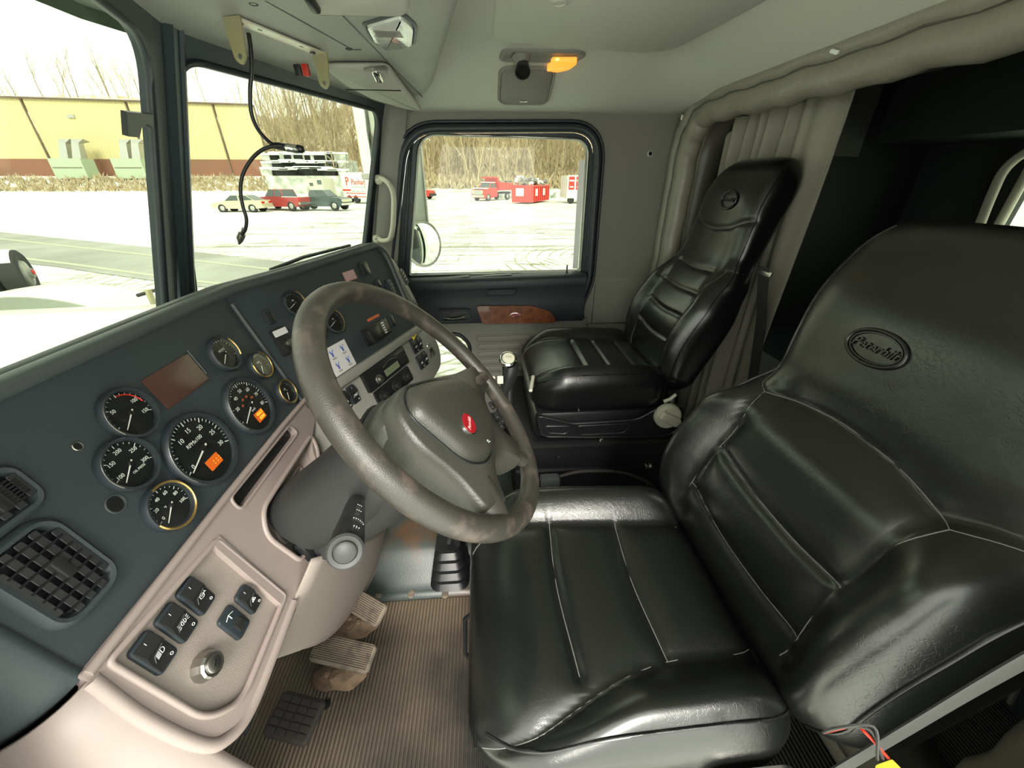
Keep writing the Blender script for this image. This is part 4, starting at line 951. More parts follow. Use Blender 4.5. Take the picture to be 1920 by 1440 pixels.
# column shroud (static): upper dark cover, multifunction stalk, beige lower cover
ax_ = SW.ez*-1
colm = thing('steering_column', 'dark grey steering column shroud between wheel and dashboard', 'steering column', SWc+ax_*.3)
def cring(d, rx, ry, dy=0, n=28, e=2.6):
    c = SWc+ax_*d+_b*dy; out = []
    for k in range(n):
        t = 2*pi*k/n; cx, sx = cos(t), sin(t)
        out.append(c+_a*(rx*math.copysign(abs(cx)**(2/e), cx))+_b*(ry*math.copysign(abs(sx)**(2/e), sx)))
    return out
m = MB(); m.loft([cring(.085, .050, .050), cring(.095, .064, .062), cring(.13, .072, .072, -.010), cring(.20, .074, .078, -.015), cring(.27, .072, .078, -.015), cring(.38, .068, .07, 0)]); m.build('upper_shroud', M['charcoal'], colm, 60)
m = MB(); m.tube([p for p in cring(.12, .071, .071, -.008)], .004, 6, True); m.build('shroud_seam', M['black'], colm, 60)
m = MB(); m.tube([SWc+ax_*.09+V((-.035, -.02, -.03)), SWc+ax_*.20+V((-.015, -.03, -.07)), SWc+ax_*.34+V((0, 0, -.09))], [.048, .050, .050], 18); m.build('column_tube', M['charcoal'], colm, 60)
g = MB(); q0 = V((-.505, .225, .775)); q1 = V((-.695, .165, .882)); dv = (q1-q0).normalized(); L_ = (q1-q0).length
sf = Fr(q0, dv.cross(V((0, 0, 1))), ez=dv)
st = thing('indicator_stalk', 'thick black indicator and wiper stalk with a round push button end below the wheel rim', 'stalk', q0)
g.lathe(sf, [(.010, -.01), (.013, .01), (.0155, .05), (.0175, L_-.085), (.0182, L_-.080), (.0182, L_-.055)], 28); g.build('stalk_arm', M['satin'], st, 50)
g = MB(); g.lathe(sf, [(.0182, L_-.054), (.0192, L_-.052), (.0200, L_-.010), (.0195, L_-.006), (.0190, L_-.004)], 28); g.build('twist_sleeve', M['satin'], st, 50)
g = MB(); g.lathe(sf, [(.0192, L_-.0045), (.0205, L_-.003), (.0205, L_), (.018, L_+.002), (.0135, L_+.001), (.0128, L_-.001), (0, L_-.001)], 32); g.build('end_collar', M['charcoal'], st, 50)
g = MB(); g.lathe(sf, [(.0122, L_-.001), (.0122, L_+.003), (.010, L_+.0045), (0, L_+.005)], 28); g.build('end_button', M['charcoal'], st, 50)
# printed symbols facing the camera side
tocam = (CAM-q1).normalized(); nn = (tocam-dv*tocam.dot(dv)).normalized()
for k, (l, s_) in enumerate(((L_-.105, 'o'), (L_-.066, '·····'), (L_-.03, '◊'), (L_-.135, '≈'))):
    f_ = Fr(q0+dv*l+nn*.0185, dv, ez=nn); ff = Fr(q0+dv*l, nn.cross(dv)*-1, ez=nn)
    g = MB(); rr_ = .0188 if l < L_-.055 else .0202
    for j in range(3 if k != 1 else 6):
        an = (j-2.0)*.16+ (.5 if k != 1 else .4)
        dn = nn*cos(an)+nn.cross(dv)*sin(an); f3 = Fr(q0+dv*l+dn*rr_*(.96 if k == 3 else 1.0), dv, ez=dn); g.box(f3, .0045 if j % 2 else .002, .0014, .0006)
    g.build('printed_mark', M['white'], st, 0)
# dark bracket at the stalk root
m = MB(); bp_ = D.on(580, 1020); m.rbox(D.at(bp_[0]-.01, bp_[1]+.01, .0), .05, .05, .02, .008); m.build('stalk_housing', M['black'], colm, 40)
# beige lower cover under the column
lc = thing('column_lower_cover', 'pale beige curved cover under the steering column beside the pedals', 'cover', V((-.45, .34, .5)))
Ltop = [RY(*c) for c in ((585, 1048, .330), (560, 1105, .345), (530, 1165, .355), (500, 1215, .36), (478, 1250, .362))]
Rbot = [RY(*c) for c in ((728, 978, .40), (706, 1062, .40), (660, 1140, .40), (605, 1198, .40), (490, 1226, .39))]
Ls = spline(Ltop, 6); Rs = spline(Rbot, 6)
def cov(s, t):
    i = s*(len(Ls)-1); k = min(int(i), len(Ls)-2); f_ = i-k
    a = Ls[k].lerp(Ls[k+1], f_); b = Rs[k].lerp(Rs[k+1], f_)
    n_ = (CAM-a).normalized()*.3+V((-.2, -1, -.1)).normalized()*.7
    return a.lerp(b, t)+n_*(.040*sin(pi*t)*(1-.6*s))
m = MB(); m.grid(cov, 24, 14); m.build('cover_shell', M['beige2'], lc, 89, solid=.004)
m = MB(); m.tube([cov(k/24, 1) for k in range(25)], .006, 8); m.build('cover_edge', M['beige'], lc, 60)
m = MB(); tp = [cov(0, t/10)+V((0, 0, .002)) for t in range(1, 11)]; m.tube(tp, .0045, 8); m.build('cover_lip', M['beige'], lc, 60)
# lower tongue below the dark gap
# ================================================================= SEATS
def sgp(v, p): return math.copysign(abs(v)**p, v)
class Shell:
    """closed upholstered shell; fr.ex across, fr.ey along, fr.ez out of the sitting face"""
    def __init__(s, fr, L, hw, th, bol, front=lambda t: 0, e=3.6, seams=(), e2=2.6, drop=lambda s_, t: 0, inner=.52):
        s.fr, s.L, s.hw, s.th, s.bol, s.front, s.e, s.seams, s.e2, s.drop, s.inner = fr, L, hw, th, bol, front, e, seams, e2, drop, inner; s.hwn = None; s.gk = 1.0; s.inn = None
        s.sm = [[s.flat(a, b) for a, b in q] for q in seams]
    def flat(s, a, t): return (a*s.hw(t), t*s.L)
    def cap(s, t):
        k = 1.0; c = .085/s.L*1.0
        if t > 1-c: k = (1-((t-(1-c))/c)**s.e2)**(1/s.e2) if t < 1 else 0
        if t < c: k = (1-((c-t)/c)**s.e2)**(1/s.e2) if t > 0 else 0
        return k
    def groove(s, x, y):
        d = 1
        for q in s.sm:
            for i in range(len(q)-1):
                ax, ay = q[i]; bx, by = q[i+1]; dx, dy = bx-ax, by-ay; l2 = dx*dx+dy*dy+1e-12
                u = max(0, min(1, ((x-ax)*dx+(y-ay)*dy)/l2)); e = sqrt((ax+dx*u-x)**2+(ay+dy*u-y)**2); d = min(d, e)
        return .0065*math.exp(-(d/.0075)**2)+.006*s.gk*math.exp(-(d/.028)**2)
    def pt(s, cx, sx, t):
        k = s.cap(t); hw0 = s.hwn(t) if (s.hwn and cx < 0) else s.hw(t); hw = hw0*(1-.30*(1-k)); th = s.th(t)
        x = hw*sgp(cx, 2/s.e); z = th/2*sgp(sx, 2/s.e)*k
        a = x/(hw0+1e-9)
        if sx > 0:
            w_ = min(1, (abs(sx)**(2/s.e))*1.0)
            i0 = s.inn(t) if (s.inn and a < 0) else s.inner; z += w_*(s.bol(t)*smooth(i0, min(i0+.34, 1.15), abs(a))*(1-.35*smooth(.84, 1.0, abs(a)))*k+s.front(t)*k)
            z -= w_*s.groove(x, t*s.L)*k
            z -= s.drop(a, t)*w_
        return s.fr.p(x, t*s.L, z)
    def face(s, a, t, h=0.0):
        v = min(.9999, abs(a))**(s.e/2); cx = math.copysign(v, a); sx = sqrt(max(0, 1-cx*cx)); p = s.pt(cx, sx, t); return p+s.fr.ez*h
    def build(s, name, mt, parent, nt=110, nr=132):
        m = MB(); rings = []
        for i in range(nt+1):
            u = i/nt; t = .5-.5*cos(pi*u) if False else u
            # denser near the ends
            t = u+.0*sin(2*pi*u); t = min(1, max(0, t)); rings.append([s.pt(cos(2*pi*k/nr), sin(2*pi*k/nr), t) for k in range(nr)])
        m.loft(rings, caps=True); return m.build(name, mt, parent, 89)
    def stitch(s, q, parent, r=.0009, n=8, name='seam', mt='thread', h=.0004):
        P = spline([V((a, t, 0)) for a, t in q], n); g = MB(); g.tube([s.face(p.x, p.y, h) for p in P], r, 5); return g.build(name, M[mt], parent, 60)
def piping(sh, parent, ts, side, name='piping', r=.0028, mt='leather2', sx=.55):
    g = MB(); pts = []
    for k in range(ts[2]+1):
        t = lerp(ts[0], ts[1], k/ts[2]); c = sqrt(max(0, 1-sx*sx))*side; p = sh.pt(c, sx, t); ctr = sh.fr.p(0, t*sh.L, 0); pts.append(p+(p-ctr).normalized()*.001)
    g.tube(pts, r, 6); return g.build(name, M[mt], parent, 60)
def hwprof(pts):
    def f(t):
        for (t0, v0), (t1, v1) in zip(pts, pts[1:]):
            if t <= t1: return lerp(v0, v1, smooth(t0, t1, t))
        return pts[-1][1]
    return f
def seat(label, X, cush, back, lf, extra):
    """cush=(yfront, yrear, ztop, width); back=(origin, tilt, length)"""
    st = thing('truck_seat', label, 'truck seat', V((X, (cush[0]+cush[1])/2, .02)))
    L = cush[0]-cush[1]
    CF = Fr((X, cush[0], cush[2]-.07), (1, 0, 0), ez=(0, .0, 1)); CF.ez = V((0, 0, 1)); CF.ex = V((1, 0, 0)); CF.ey = V((0, -1, 0))
    # mirrored frame: ex x ey = -z, fine for surface use
    cw = cush[3]
    cs = extra['cs']
    c = Shell(CF, L, hwprof([(0, cw*.86), (.25, cw), (1, cw*.97)]), hwprof([(0, .15), (1, .15)]), hwprof([(0, .020), (.3, .046), (.8, .052), (1, .04)]), lambda t: -.028*(1-smooth(0, .25, t))-.014*smooth(.35, 1, t), e=extra.get('ce', 4.2), seams=cs, inner=.50)
    c.inn = extra.get('inn'); c.gk = extra.get('gk', 1.0)
    cu_ = c.build('cushion', M[lf], st)
    for q in cs: c.stitch(q, cu_)
    piping(c, cu_, (.06, .98, 40), -1); piping(c, cu_, (.06, .98, 40), 1)
    g = MB(); pts = []
    for k in range(25):
        a = -1+2*k/24; an = math.acos(max(-1, min(1, sgp(a, 1)))); p = c.pt(cos(an*.92+.04*pi), .30, .05); pts.append(p+V((0, .010, .0)))
    g.tube(pts, .0028, 6); g.build('piping', M['leather2'], cu_, 60)
    B, tilt, BL = back
    BF_ = Fr(B, (1, 0, 0), ez=(0, cos(tilt), sin(tilt))); BF_.ez = V((0, cos(tilt), sin(tilt))); BF_.ex = V((1, 0, 0)); BF_.ey = V((0, -sin(tilt), cos(tilt)))
    bs = extra['bs']
    b = Shell(BF_, BL, extra['hw'], extra['th'], extra['bol'], extra['front'], e=3.4, seams=bs, e2=2.4, inner=.50)
    b.hwn = extra.get('hwn'); b.gk = extra.get('gk', 1.0)
    bk = b.build('backrest', M[lf], st, 130, 140)
    for q in bs: b.stitch(q, bk)
    piping(b, bk, (.05, .97, 60), -1, sx=.42); piping(b, bk, (.05, .97, 60), 1, sx=.42)
    return st, c, b, CF, BF_, cu_, bk
# --- driver seat
hwD = hwprof([(0, .250), (.10, .290), (.38, .290), (.50, .245), (.58, .225), (.80, .245), (1, .235)])
bsD = [[(-.60, .10), (-.56, .25), (-.55, .40), (-.62, .505)], [(.60, .10), (.56, .25), (.55, .40), (.70, .505)],
       [(-.62, .505), (-.30, .535), (.1, .545), (.45, .53), (.70, .505)], [(-.62, .505), (-.80, .54), (-1.0, .56)], [(.70, .505), (.84, .53), (.98, .60)],
       [(-.56, .31), (-.2, .30), (.2, .305), (.555, .32)], [(-.57, .16), (-.2, .145), (.2, .145), (.58, .17)]]
csD = [[(-.99, .05), (-.86, .20), (-.64, .48), (-.54, .70), (-.54, .97)], [(.60, .0), (.62, .12), (.56, .45), (.56, .95)], [(-.60, .36), (0, .34), (.58, .36)], [(-.56, .66), (0, .64), (.56, .66)]]
tD = radians(22.5)
driver = seat('driver seat in creased glossy black leather, large in the foreground', -.535, (.050, -.45, .565, .262), (V((-.535, -.475, .50)), tD, .745), 'leather',
    dict(inn=hwprof([(0, .90), (.15, .82), (.55, .54), (1, .50)]), cs=csD, bs=bsD, hw=hwD, hwn=hwprof([(0, .25), (.15, .285), (.45, .285), (.85, .245), (1, .235)]), th=hwprof([(0, .12), (.3, .15), (.55, .13), (1, .11)]), bol=hwprof([(0, .03), (.2, .070), (.38, .060), (.60, .004), (1, 0)]),
         front=lambda t: .022*math.exp(-((t-.30)/.16)**2)+.014*math.exp(-((t-.45)/.06)**2)+.026*math.exp(-((t-.80)/.15)**2)-.006*math.exp(-((t-.53)/.05)**2)))
st, c, b, CF, BFd, cu_, bk = driver
def embossed(sh, a, t, rx, ry, parent, size, rot=0):
    p = sh.face(a, t); px_ = sh.face(a+.05, t); py_ = sh.face(a, t+.02)
    ez = (py_-p).cross(px_-p).normalized(); f_ = Fr(p, (p-px_), ez=ez).rot(rot)
    g = MB(); g.tube([f_.p(x, y, .0018) for x, y in ell(rx, ry, 40)], .0032, 8, True); o = g.build('embossed_badge', M['leather2'], parent, 60)
    g = MB(); g.tube([f_.p(x, y, .0010) for x, y in ell(rx*.88, ry*.84, 40)], .0016, 6, True); g.build('embossed_ring', M['leather2'], o, 60)
    text('Peterbilt', f_, 0, 0, size, M['leather2'], o, 'embossed_script', .0012, .0022, shear=.35)
# emboss position from the photograph
def find(sh, u, v):
    best = None
    for i in range(41):
        for j in range(61):
            a = -.95+1.9*i/40; t = .1+.85*j/60; p = sh.face(a, t)-CAM; z = p.dot(FWD); uu = 960+FPX*p.dot(RT)/z; vv = 720-FPX*p.dot(UPV)/z
            d = (uu-u)**2+(vv-v)**2
            if best is None or d < best[0]: best = (d, a, t)
    return best[1], best[2]
a, t = find(b, 1648, 655); embossed(b, a, t, .048, .026, bk, .0225)
# frame, suspension bellows and rails under the driver seat
m = MB(); m.rbox(Fr((-.535, -.20, .405), (1, 0, 0), (0, 1, 0)), .46, .44, .040, .03); m.build('seat_pan', M['satin'], st, 40)
m = MB(); 
for k in range(5):
    m.rbox(Fr((-.535, -.22, .13+.052*k), (1, 0, 0), (0, 1, 0)), .40-.02*(k % 2), .36-.02*(k % 2), .050, .04)
m.build('suspension_bellows', M['satin'], st, 40)
m = MB(); m.rbox(Fr((-.535, -.22, .0), (1, 0, 0), (0, 1, 0)), .44, .46, .13, .02); m.build('seat_base', M['black'], st, 40)
m = MB(); m.tube([RX(885, 1150, -.50)+V((0, 0, 0)), RX(872, 1160, -.50), RX(872, 1225, -.50), RX(884, 1238, -.50)], .005, 8); m.build('adjust_handle', M['black'], st, 60)
# recliner knuckle, hinge plate and clutter at the near side
hg = V((-.80, -.36, .47))
m = MB(); m.rbox(Fr(hg, (0, -1, 0), (0, 0, 1)), .13, .09, .012, .03); m.build('hinge_plate', M['steel'], st, 40)
for k in range(4):
    m = MB(); m.tube(spline([hg+V((-.01, .05-.02*k, .02)), hg+V((-.03, .02-.03*k, -.01)), hg+V((-.02, -.04, -.04-.01*k)), hg+V((0, -.1, -.06))], 5), .005, 7); m.build('air_line', M['rubberpad'], st, 60)
# --- passenger seat
hwP = hwprof([(0, .20), (.10, .235), (.38, .245), (.50, .225), (.62, .185), (.85, .175), (1, .155)])
bsP = [[(-.62, .06), (-.60, .25), (-.62, .42), (-.80, .55), (-1, .57)], [(.62, .06), (.60, .25), (.62, .42), (.80, .55), (1, .57)],
       [(-.60, .22), (0, .205), (.60, .22)], [(-.60, .33), (0, .315), (.60, .33)], [(-.61, .44), (0, .43), (.61, .44)], [(-1.0, .76), (-.5, .715), (0, .70), (.5, .715), (1.0, .76)], [(-.55, .54), (0, .53), (.55, .54)]]
csP = [[(-.60, .0), (-.62, .12), (-.60, .45), (-.60, .95)], [(.60, .0), (.62, .12), (.60, .45), (.60, .95)], [(-.55, .42), (.55, .42)], [(-.55, .60), (.55, .60)], [(-.55, .80), (.55, .80)]]
tP = radians(20)
pas = seat('black leather passenger seat with a tall headrest and cream recliner knob', .385, (-.150, -.655, .640, .245), (V((.375, -.665, .555)), tP, .80), 'leather2',
    dict(gk=.15, cs=csP, bs=bsP, hw=hwP, th=hwprof([(0, .12), (.3, .14), (.6, .12), (1, .11)]), bol=hwprof([(0, .02), (.2, .055), (.42, .045), (.56, .006), (1, 0)]),
         front=lambda t: .020*math.exp(-((t-.28)/.15)**2)+.030*math.exp(-((t-.85)/.12)**2)-.014*math.exp(-((t-.60)/.08)**2)))
st, c, b, CF2, BF2, cu_, bk = pas
a, t = find(b, 1366, 372); embossed(b, a, t, .042, .027, bk, .017)
# pan, side plate, knob
m = MB(); PF = Fr((.150, -.40, .495), (0, -1, 0), (0, 0, 1))
pp = fillet([(-.225, .015), (-.21, -.075), (-.05, -.088), (.23, -.100), (.30, -.085), (.315, .02), (.26, .045), (.20, .02), (.14, -.02), (-.10, -.025)], [.02, .03, .02, .03, .03, .03, .02, .02, .03, .02], 5)
m.plate(PF, pp, (), .01, .006); m.build('side_plate', M['black'], st, 0)
m = MB(); m.tube([PF.p(x, y, .008) for x, y in pp], .004, 6, True); m.build('plate_edge', M['satin'], st, 60)
m = MB(); m.tube([PF.p(x, y, .008) for x, y in fillet([(-.20, -.03), (-.10, -.035), (-.115, -.068), (-.19, -.06)], .015, 4)], .003, 6, True); m.tube([PF.p(x, y, .008) for x, y in fillet([(-.08, -.035), (.12, -.035), (.10, -.075), (-.07, -.075)], .015, 4)], .003, 6, True); m.build('pressed_rib', M['satin'], st, 60)
m = MB(); m.rbox(Fr((.385, -.40, .405), (1, 0, 0), (0, 1, 0)), .44, .46, .10, .03); m.build('seat_pan', M['black'], st, 40)
kq = PF.on(1254, 783, .03); kf = PF.at(kq[0], kq[1], .008)
g = MB(); g.lathe(kf, [(.048, 0), (.0485, .010), (.0465, .022), (.042, .026), (0, .027)], 36); kb = g.build('recliner_knob', M['cream'], st, 40)
g = MB(); g.rbox(kf.at(0, -.001, .024).rot(-.5), .086, .036, .018, .012); g.build('knob_grip', M['cream'], kb, 50)
g = MB(); g.tube([kf.p(-.02, .055, .0), kf.p(.0, .066, .004), kf.p(.018, .085, .004)], [.007, .007, .006], 8); g.build('recliner_lever', M['cream'], st, 60)
g = MB(); p = RX(995, 732, .12); g.tube([p, p+V((.10, -.02, 0))], .0065, 8); g.build('height_lever', M['cream'], st, 60)
g = MB(); g.lathe(PF.at(.02, -.105, .004), [(.008, 0), (.008, .004), (.004, .005), (.003, .002), (0, .002)], 12); g.build('bolt', M['steel'], st, 40)
# battery/storage box the passenger seat stands on
bx = thing('seat_box', 'black steel storage box with latches under the passenger seat', 'box', V((.42, -.35, 0)))
m = MB(); m.box(WF, .56, .70, .385, (.425, -.45, .1925)); m.build('box_body', M['black'], bx, 0)
XB = Fr((.143, 0, 0), (0, -1, 0), (0, 0, 1))
m = MB(); m.box(XB, .70, .016, .02, (.45, .382, .004)); m.build('top_flange', M['satin'], bx, 0)
m = MB(); m.box(XB, .70, .004, .008, (.45, .255, .002)); m.build('door_seam', M['satin'], bx, 0)
for (u, v) in ((1117, 833),):
    a = XB.on(u, v); g = MB(); g.lathe(XB.at(a[0], a[1], 0), [(.010, 0), (.010, .003), (.006, .004), (.004, .001), (0, .001)], 14); g.build('lock_eye', M['steel'], bx, 40)
a = XB.on(1212, 872); g = MB(); g.rbox(XB.at(a[0], a[1], 0), .020, .018, .012, .006); g.lathe(XB.at(a[0]+.014, a[1], 0), [(.010, 0), (.010, .010), (.005, .014), (0, .014)], 14); g.build('latch', M['steel'], bx, 40)
for (u, v) in ((1047, 857),(1085,770)):
    a = XB.on(u, v); g = MB(); g.lathe(XB.at(a[0], a[1], 0), [(.005, 0), (.004, .003), (0, .004)], 10); g.build('rivet', M['steel'], bx, 40)
# tube with grey handle lying along the box
hl = thing('air_blow_gun', 'grey handled hose lying along the black box between the seats', 'hose', RX(1030, 905, .10))
p0 = RX(1015, 893, .09); p1 = RX(1045, 893, .09)
g = MB(); g.rbox(Fr((p0+p1)/2+V((0, 0, -.01)), (0, -1, 0), (0, 0, 1)), .075, .045, .03, .014); g.build('grip', M['dash_edge'], hl, 40)
g = MB(); g.tube(spline([p1+V((.0, -.01, 0)), RX(1090, 884, .09), RX(1150, 884, .10), RX(1190, 893, .10), RX(1222, 910, .10), RX(1240, 940, .08)], 6), .007, 8); g.build('hose', M['rubberpad'], hl, 60)
cb = thing('loose_cable', 'thin black cable running down to the floor between the seats', 'cable', RX(1190, 930, .0))
g = MB(); g.tube(spline([RX(1222, 905, .05), RX(1190, 925, .0), RX(1155, 942, -.05), RX(1130, 960, -.1)], 6), .003, 6); g.build('strand', M['rubberpad'], cb, 60)

# engine tunnel cover, gear lever
tn = MB()
def tun(x, t):
    return (x, t)
TY0, TY1 = -.08, 1.05
def tz(x): return .015+.115*smooth(-.185, -.03, x)
m = MB()
m.grid(lambda s, t: (lerp(-.185, .50, s), lerp(-.09, .75, t), tz(lerp(-.185, .50, s))), 30, 4); m.v += []
tc_ = m.build('tunnel_cover', M['floor2'], None, 60, solid=.012)
tag(tc_, 'dark rubber engine tunnel cover at the gear lever, brown dirt stain on it', 'floor cover')
m = MB(); m.box(WF, .70, .10, .015, (.16, .60, .15)); 
# clips along the tunnel edge
for u in (712, 772, 835):
    p = RZ(u, 1112, .02); g = MB(); g.rbox(Fr((p.x+.0, p.y, .022), (1, 0, 0), (0, 1, 0)), .040, .022, .006, .010); o = g.build('cover_clip', M['grit'], tc_, 40)
    g = MB(); g.lathe(Fr((p.x+.004, p.y, .027), (1, 0, 0), (0, 1, 0)), [(.005, 0), (.004, .003), (0, .004)], 8); g.build('screw', M['dirty'], o, 40)
# firewall / footwell front: ribbed greenish mat and metal behind the pedals
m = MB(); m.grid(lambda s, t: (lerp(-.93, .84, s), lerp(.76, .92, smooth(0, .5, t))-.07*smooth(.5, 1, t), lerp(.0, .80, t)), 4, 14); struct(m.build('wall_front', M['carpet'], smooth=60, solid=.02))
# shift boot and lever
sb = thing('gear_lever', 'tall gear lever with a black and chrome knob rising from a ribbed black rubber boot', 'gear lever', V((-.11, .14, .10)))
p0 = RZ(845, 1075, .10); m = MB(); rings = []
for k in range(9):
    z = .0+.0165*k; sc = 1-.055*k+(.10 if k % 2 == 0 else 0)
    rings.append([V((p0.x+.02+x*sc+.002*k, p0.y+y*sc, .095+z)) for x, y in rrect(.145, .115, .03, 4)])
m.loft(rings); m.build('boot', M['black'], sb, 25)
kp = RX(955, 700, .02); 
m = MB(); m.tube([V((p0.x+.02, p0.y, .22)), V((lerp(p0.x, kp.x, .5), lerp(p0.y, kp.y, .4), .45)), kp+V((-.01, 0, -.12)), kp], [.012, .010, .010, .013], 10); m.build('lever_shaft', M['satin'], sb, 60)
kn_ = [RX(935, 790, .02), RX(944, 740, .02), RX(955, 705, .02), RX(957, 685, .02), RX(953, 672, .02)]
m = MB(); m.tube(kn_, [.013, .017, .024, .026, .014], 16); o = m.build('knob', M['satin'], sb, 60)
m = MB(); q = RX(953, 673, .01); f_ = Fr(q, (0, -1, 0), ez=(-.55, -.1, .8)); m.lathe(f_, [(.027, -.006), (.026, .001), (.021, .005), (0, .006)], 24); m.build('chrome_cap', M['chrome'], o, 50)
m = MB(); m.lathe(f_, [(.018, .005), (.017, .0065), (0, .007)], 20); m.build('shift_pattern_plate', M['cream'], o, 50)
text('1 3 5', f_, 0, .003, .008, M['black'], o, 'gear_numerals', .0075, .0001)
m = MB(); q = RX(938, 712, -.003); m.rbox(Fr(q, (0, -1, 0), ez=(-1, 0, .2)), .018, .024, .004, .003); m.build('splitter_button', M['cream'], o, 40)
m = MB(); q = RX(922, 708, .0); m.rbox(Fr(q, (0, -1, 0), ez=(-1, 0, .3)), .020, .010, .008, .004); m.build('range_lever', M['cream'], o, 40)

# ---- pedals
def pedal(name, label, corners, zh, mt, rows, cols=0, stem=None):
    """corners: pixel corners (top-left, top-right, bottom-right, bottom-left) with heights"""
    P = [RZ(u, v, z) for (u, v), z in zip(corners, zh)]
    c0 = sum(P, V((0, 0, 0)))/4; ex = ((P[1]+P[2])-(P[0]+P[3])).normalized(); ey = ((P[0]+P[1])-(P[2]+P[3]))
    f_ = Fr(c0, ex, ey); sx = (((P[1]+P[2])-(P[0]+P[3]))/2).length; sy_ = (((P[0]+P[1])-(P[2]+P[3]))/2).length
    pd = thing(name, label, 'pedal', V((c0.x, c0.y, .0)))
    g = MB(); g.rbox(f_, sx, sy_, .012, .012, (0, 0, -.010)); pl = g.build('pad', M[mt], pd, 40)
    for k in range(rows):
        y = -sy_/2+.008+(sy_-.016)*k/(rows-1)
        if cols: continue
        g = MB(); g.rbox(f_, sx-.010, (sy_-.016)/(rows-1)*.55, .004, .001, (0, y, .0015), bev=.0006); g.build('tread_rib', M[mt], pl, 0)
    if cols:
        for i in range(cols):
            for j in range(rows):
                g = MB(); g.rbox(f_, (sx-.012)/cols-.003, (sy_-.012)/rows-.003, .0035, .002, (-sx/2+.006+(i+.5)*(sx-.012)/cols, -sy_/2+.006+(j+.5)*(sy_-.012)/rows, .0015), bev=.0008); g.build('tread_block', M[mt], pl, 0)
    if stem:
        g = MB(); g.tube([f_.p(0, 0, -.008)]+[V(q) for q in stem], .010, 10); g.build('pedal_arm', M['dirty'], pd, 60)
    return pd, f_
pedal('brake_pedal', 'wide ribbed brake pedal dusty brown in the middle of the footwell', [(602, 1185), (706, 1208), (688, 1266), (572, 1238)], [.17, .17, .15, .15], 'grit', 12)
pedal('accelerator_pedal', 'ribbed accelerator pedal, smaller and farthest toward the tunnel', [(672, 1106), (727, 1133), (703, 1180), (648, 1142)], [.18, .18, .15, .15], 'grit', 10)
pedal('clutch_pedal', 'worn black rubber clutch pedal with squared tread near the floor mat', [(524, 1292), (604, 1312), (580, 1402), (497, 1380)], [.10, .10, .085, .085], 'rubberpad', 5, 4)
# dirty brackets under the pedals, fixed to the footwell
for nm, (u, v, z), (sx, syy), lb in (('pedal_bracket', (632, 1262, .05), (.07, .13), 'dirt-caked bracket sticking out from under the wide brake pedal'), ('pedal_bracket', (662, 1172, .08), (.06, .12), 'corroded hinge bracket between the brake and accelerator pedals')):
    p = RZ(u, v, z); th_ = thing(nm, lb, 'bracket', V((p.x, p.y, z)))
    rnd = random.Random(int(u)); m = MB(); base = spline([V((sx/2*cos(2*pi*k/12)*(1+rnd.uniform(-.15, .15)), syy/2*sin(2*pi*k/12)*(1+rnd.uniform(-.2, .2)), 0)) for k in range(12)], 3, True)
    m.loft([[p+V((q.x*k_, q.y*k_, h)) for q in base] for k_, h in ((1.05, -.02), (1, .0), (.85, .012), (.5, .016+.004))]); m.build('casting', M['dirty'], th_, 30)
    for k in range(5):
        q = p+V((rnd.uniform(-sx/3, sx/3), rnd.uniform(-syy/4, syy/4), .016)); g = MB(); g.lathe(Fr(q, (1, 0, 0), (0, 1, 0)), [(.010, -.004), (.010, .006), (.005, .009), (0, .009)], 6); g.build('bolt', M['dirty'], th_, 20)
# small plug hole by the clutch
p = RZ(612, 1322, .0); g = MB(); g.lathe(Fr((p.x, p.y, .001), (1, 0, 0), (0, 1, 0)), [(.012, 0), (.011, .004), (.004, .005), (0, .005)], 12); tag(g.build('floor_plug', M['black']), 'black rubber plug in the floor mat right of the clutch pedal', 'plug')

# ---- driver's belt webbing and clutter in the lower right corner
bl = thing('seat_belt', 'grey seat belt webbing stretched across the lower right corner beside the driver seat', 'seat belt', RX(1600, 1330, -.86))
q = [RX(1480, 1500, -.85), RX(1580, 1440, -.85), RX(1700, 1368, -.85), RX(1830, 1290, -.855), RX(1980, 1205, -.86)]
sp_ = spline(q, 8); m = MB(); wdir = V((.0, .35, .94)).normalized()
m.loft([[p+wdir*w_+V((.0015*k_, 0, 0)) for w_, k_ in ((-.017, 1), (.017, 1), (.017, -1), (-.017, -1))] for p in sp_]); m.build('webbing', M['webbing'], bl, 30)
for sgn in (-1, 1): m = MB(); m.tube([p+wdir*.017*sgn for p in sp_], .0016, 5); m.build('edge_cord', M['charcoal'], bl, 60)
yc = thing('yellow_connector', 'bright yellow plastic connector on thin wires at the bottom right', 'connector', RX(1660, 1437, -.87))
p = RX(1660, 1440, -.87); g = MB(); g.rbox(Fr(p, (0, -1, .3), ez=(-1, 0, .4)), .020, .014, .010, .003); g.build('plug_body', M['yellow'], yc, 40)
for k in range(3):
    g = MB(); g.tube(spline([p+V((.005, -.006+.006*k, .005)), p+V((.02, .01, .02+.008*k)), p+V((.03, .01+.01*k, .01)), p+V((.04, .02, -.03))], 6), .0014, 5); g.build('wire', M[('redpl', 'rubberpad', 'webbing')[k]], yc, 60)
bk_ = thing('belt_buckle', 'small steel buckle tongue beside the grey webbing', 'buckle', RX(1890, 1300, -.80))
g = MB(); g.tube([RX(1893, 1318, -.80), RX(1912, 1278, -.80)], .003, 8); g.rbox(Fr(RX(1877, 1283, -.80), (0, -1, 0), ez=(-1, 0, .3)), .012, .008, .003, .002); g.build('tongue', M['steel'], bk_, 60)
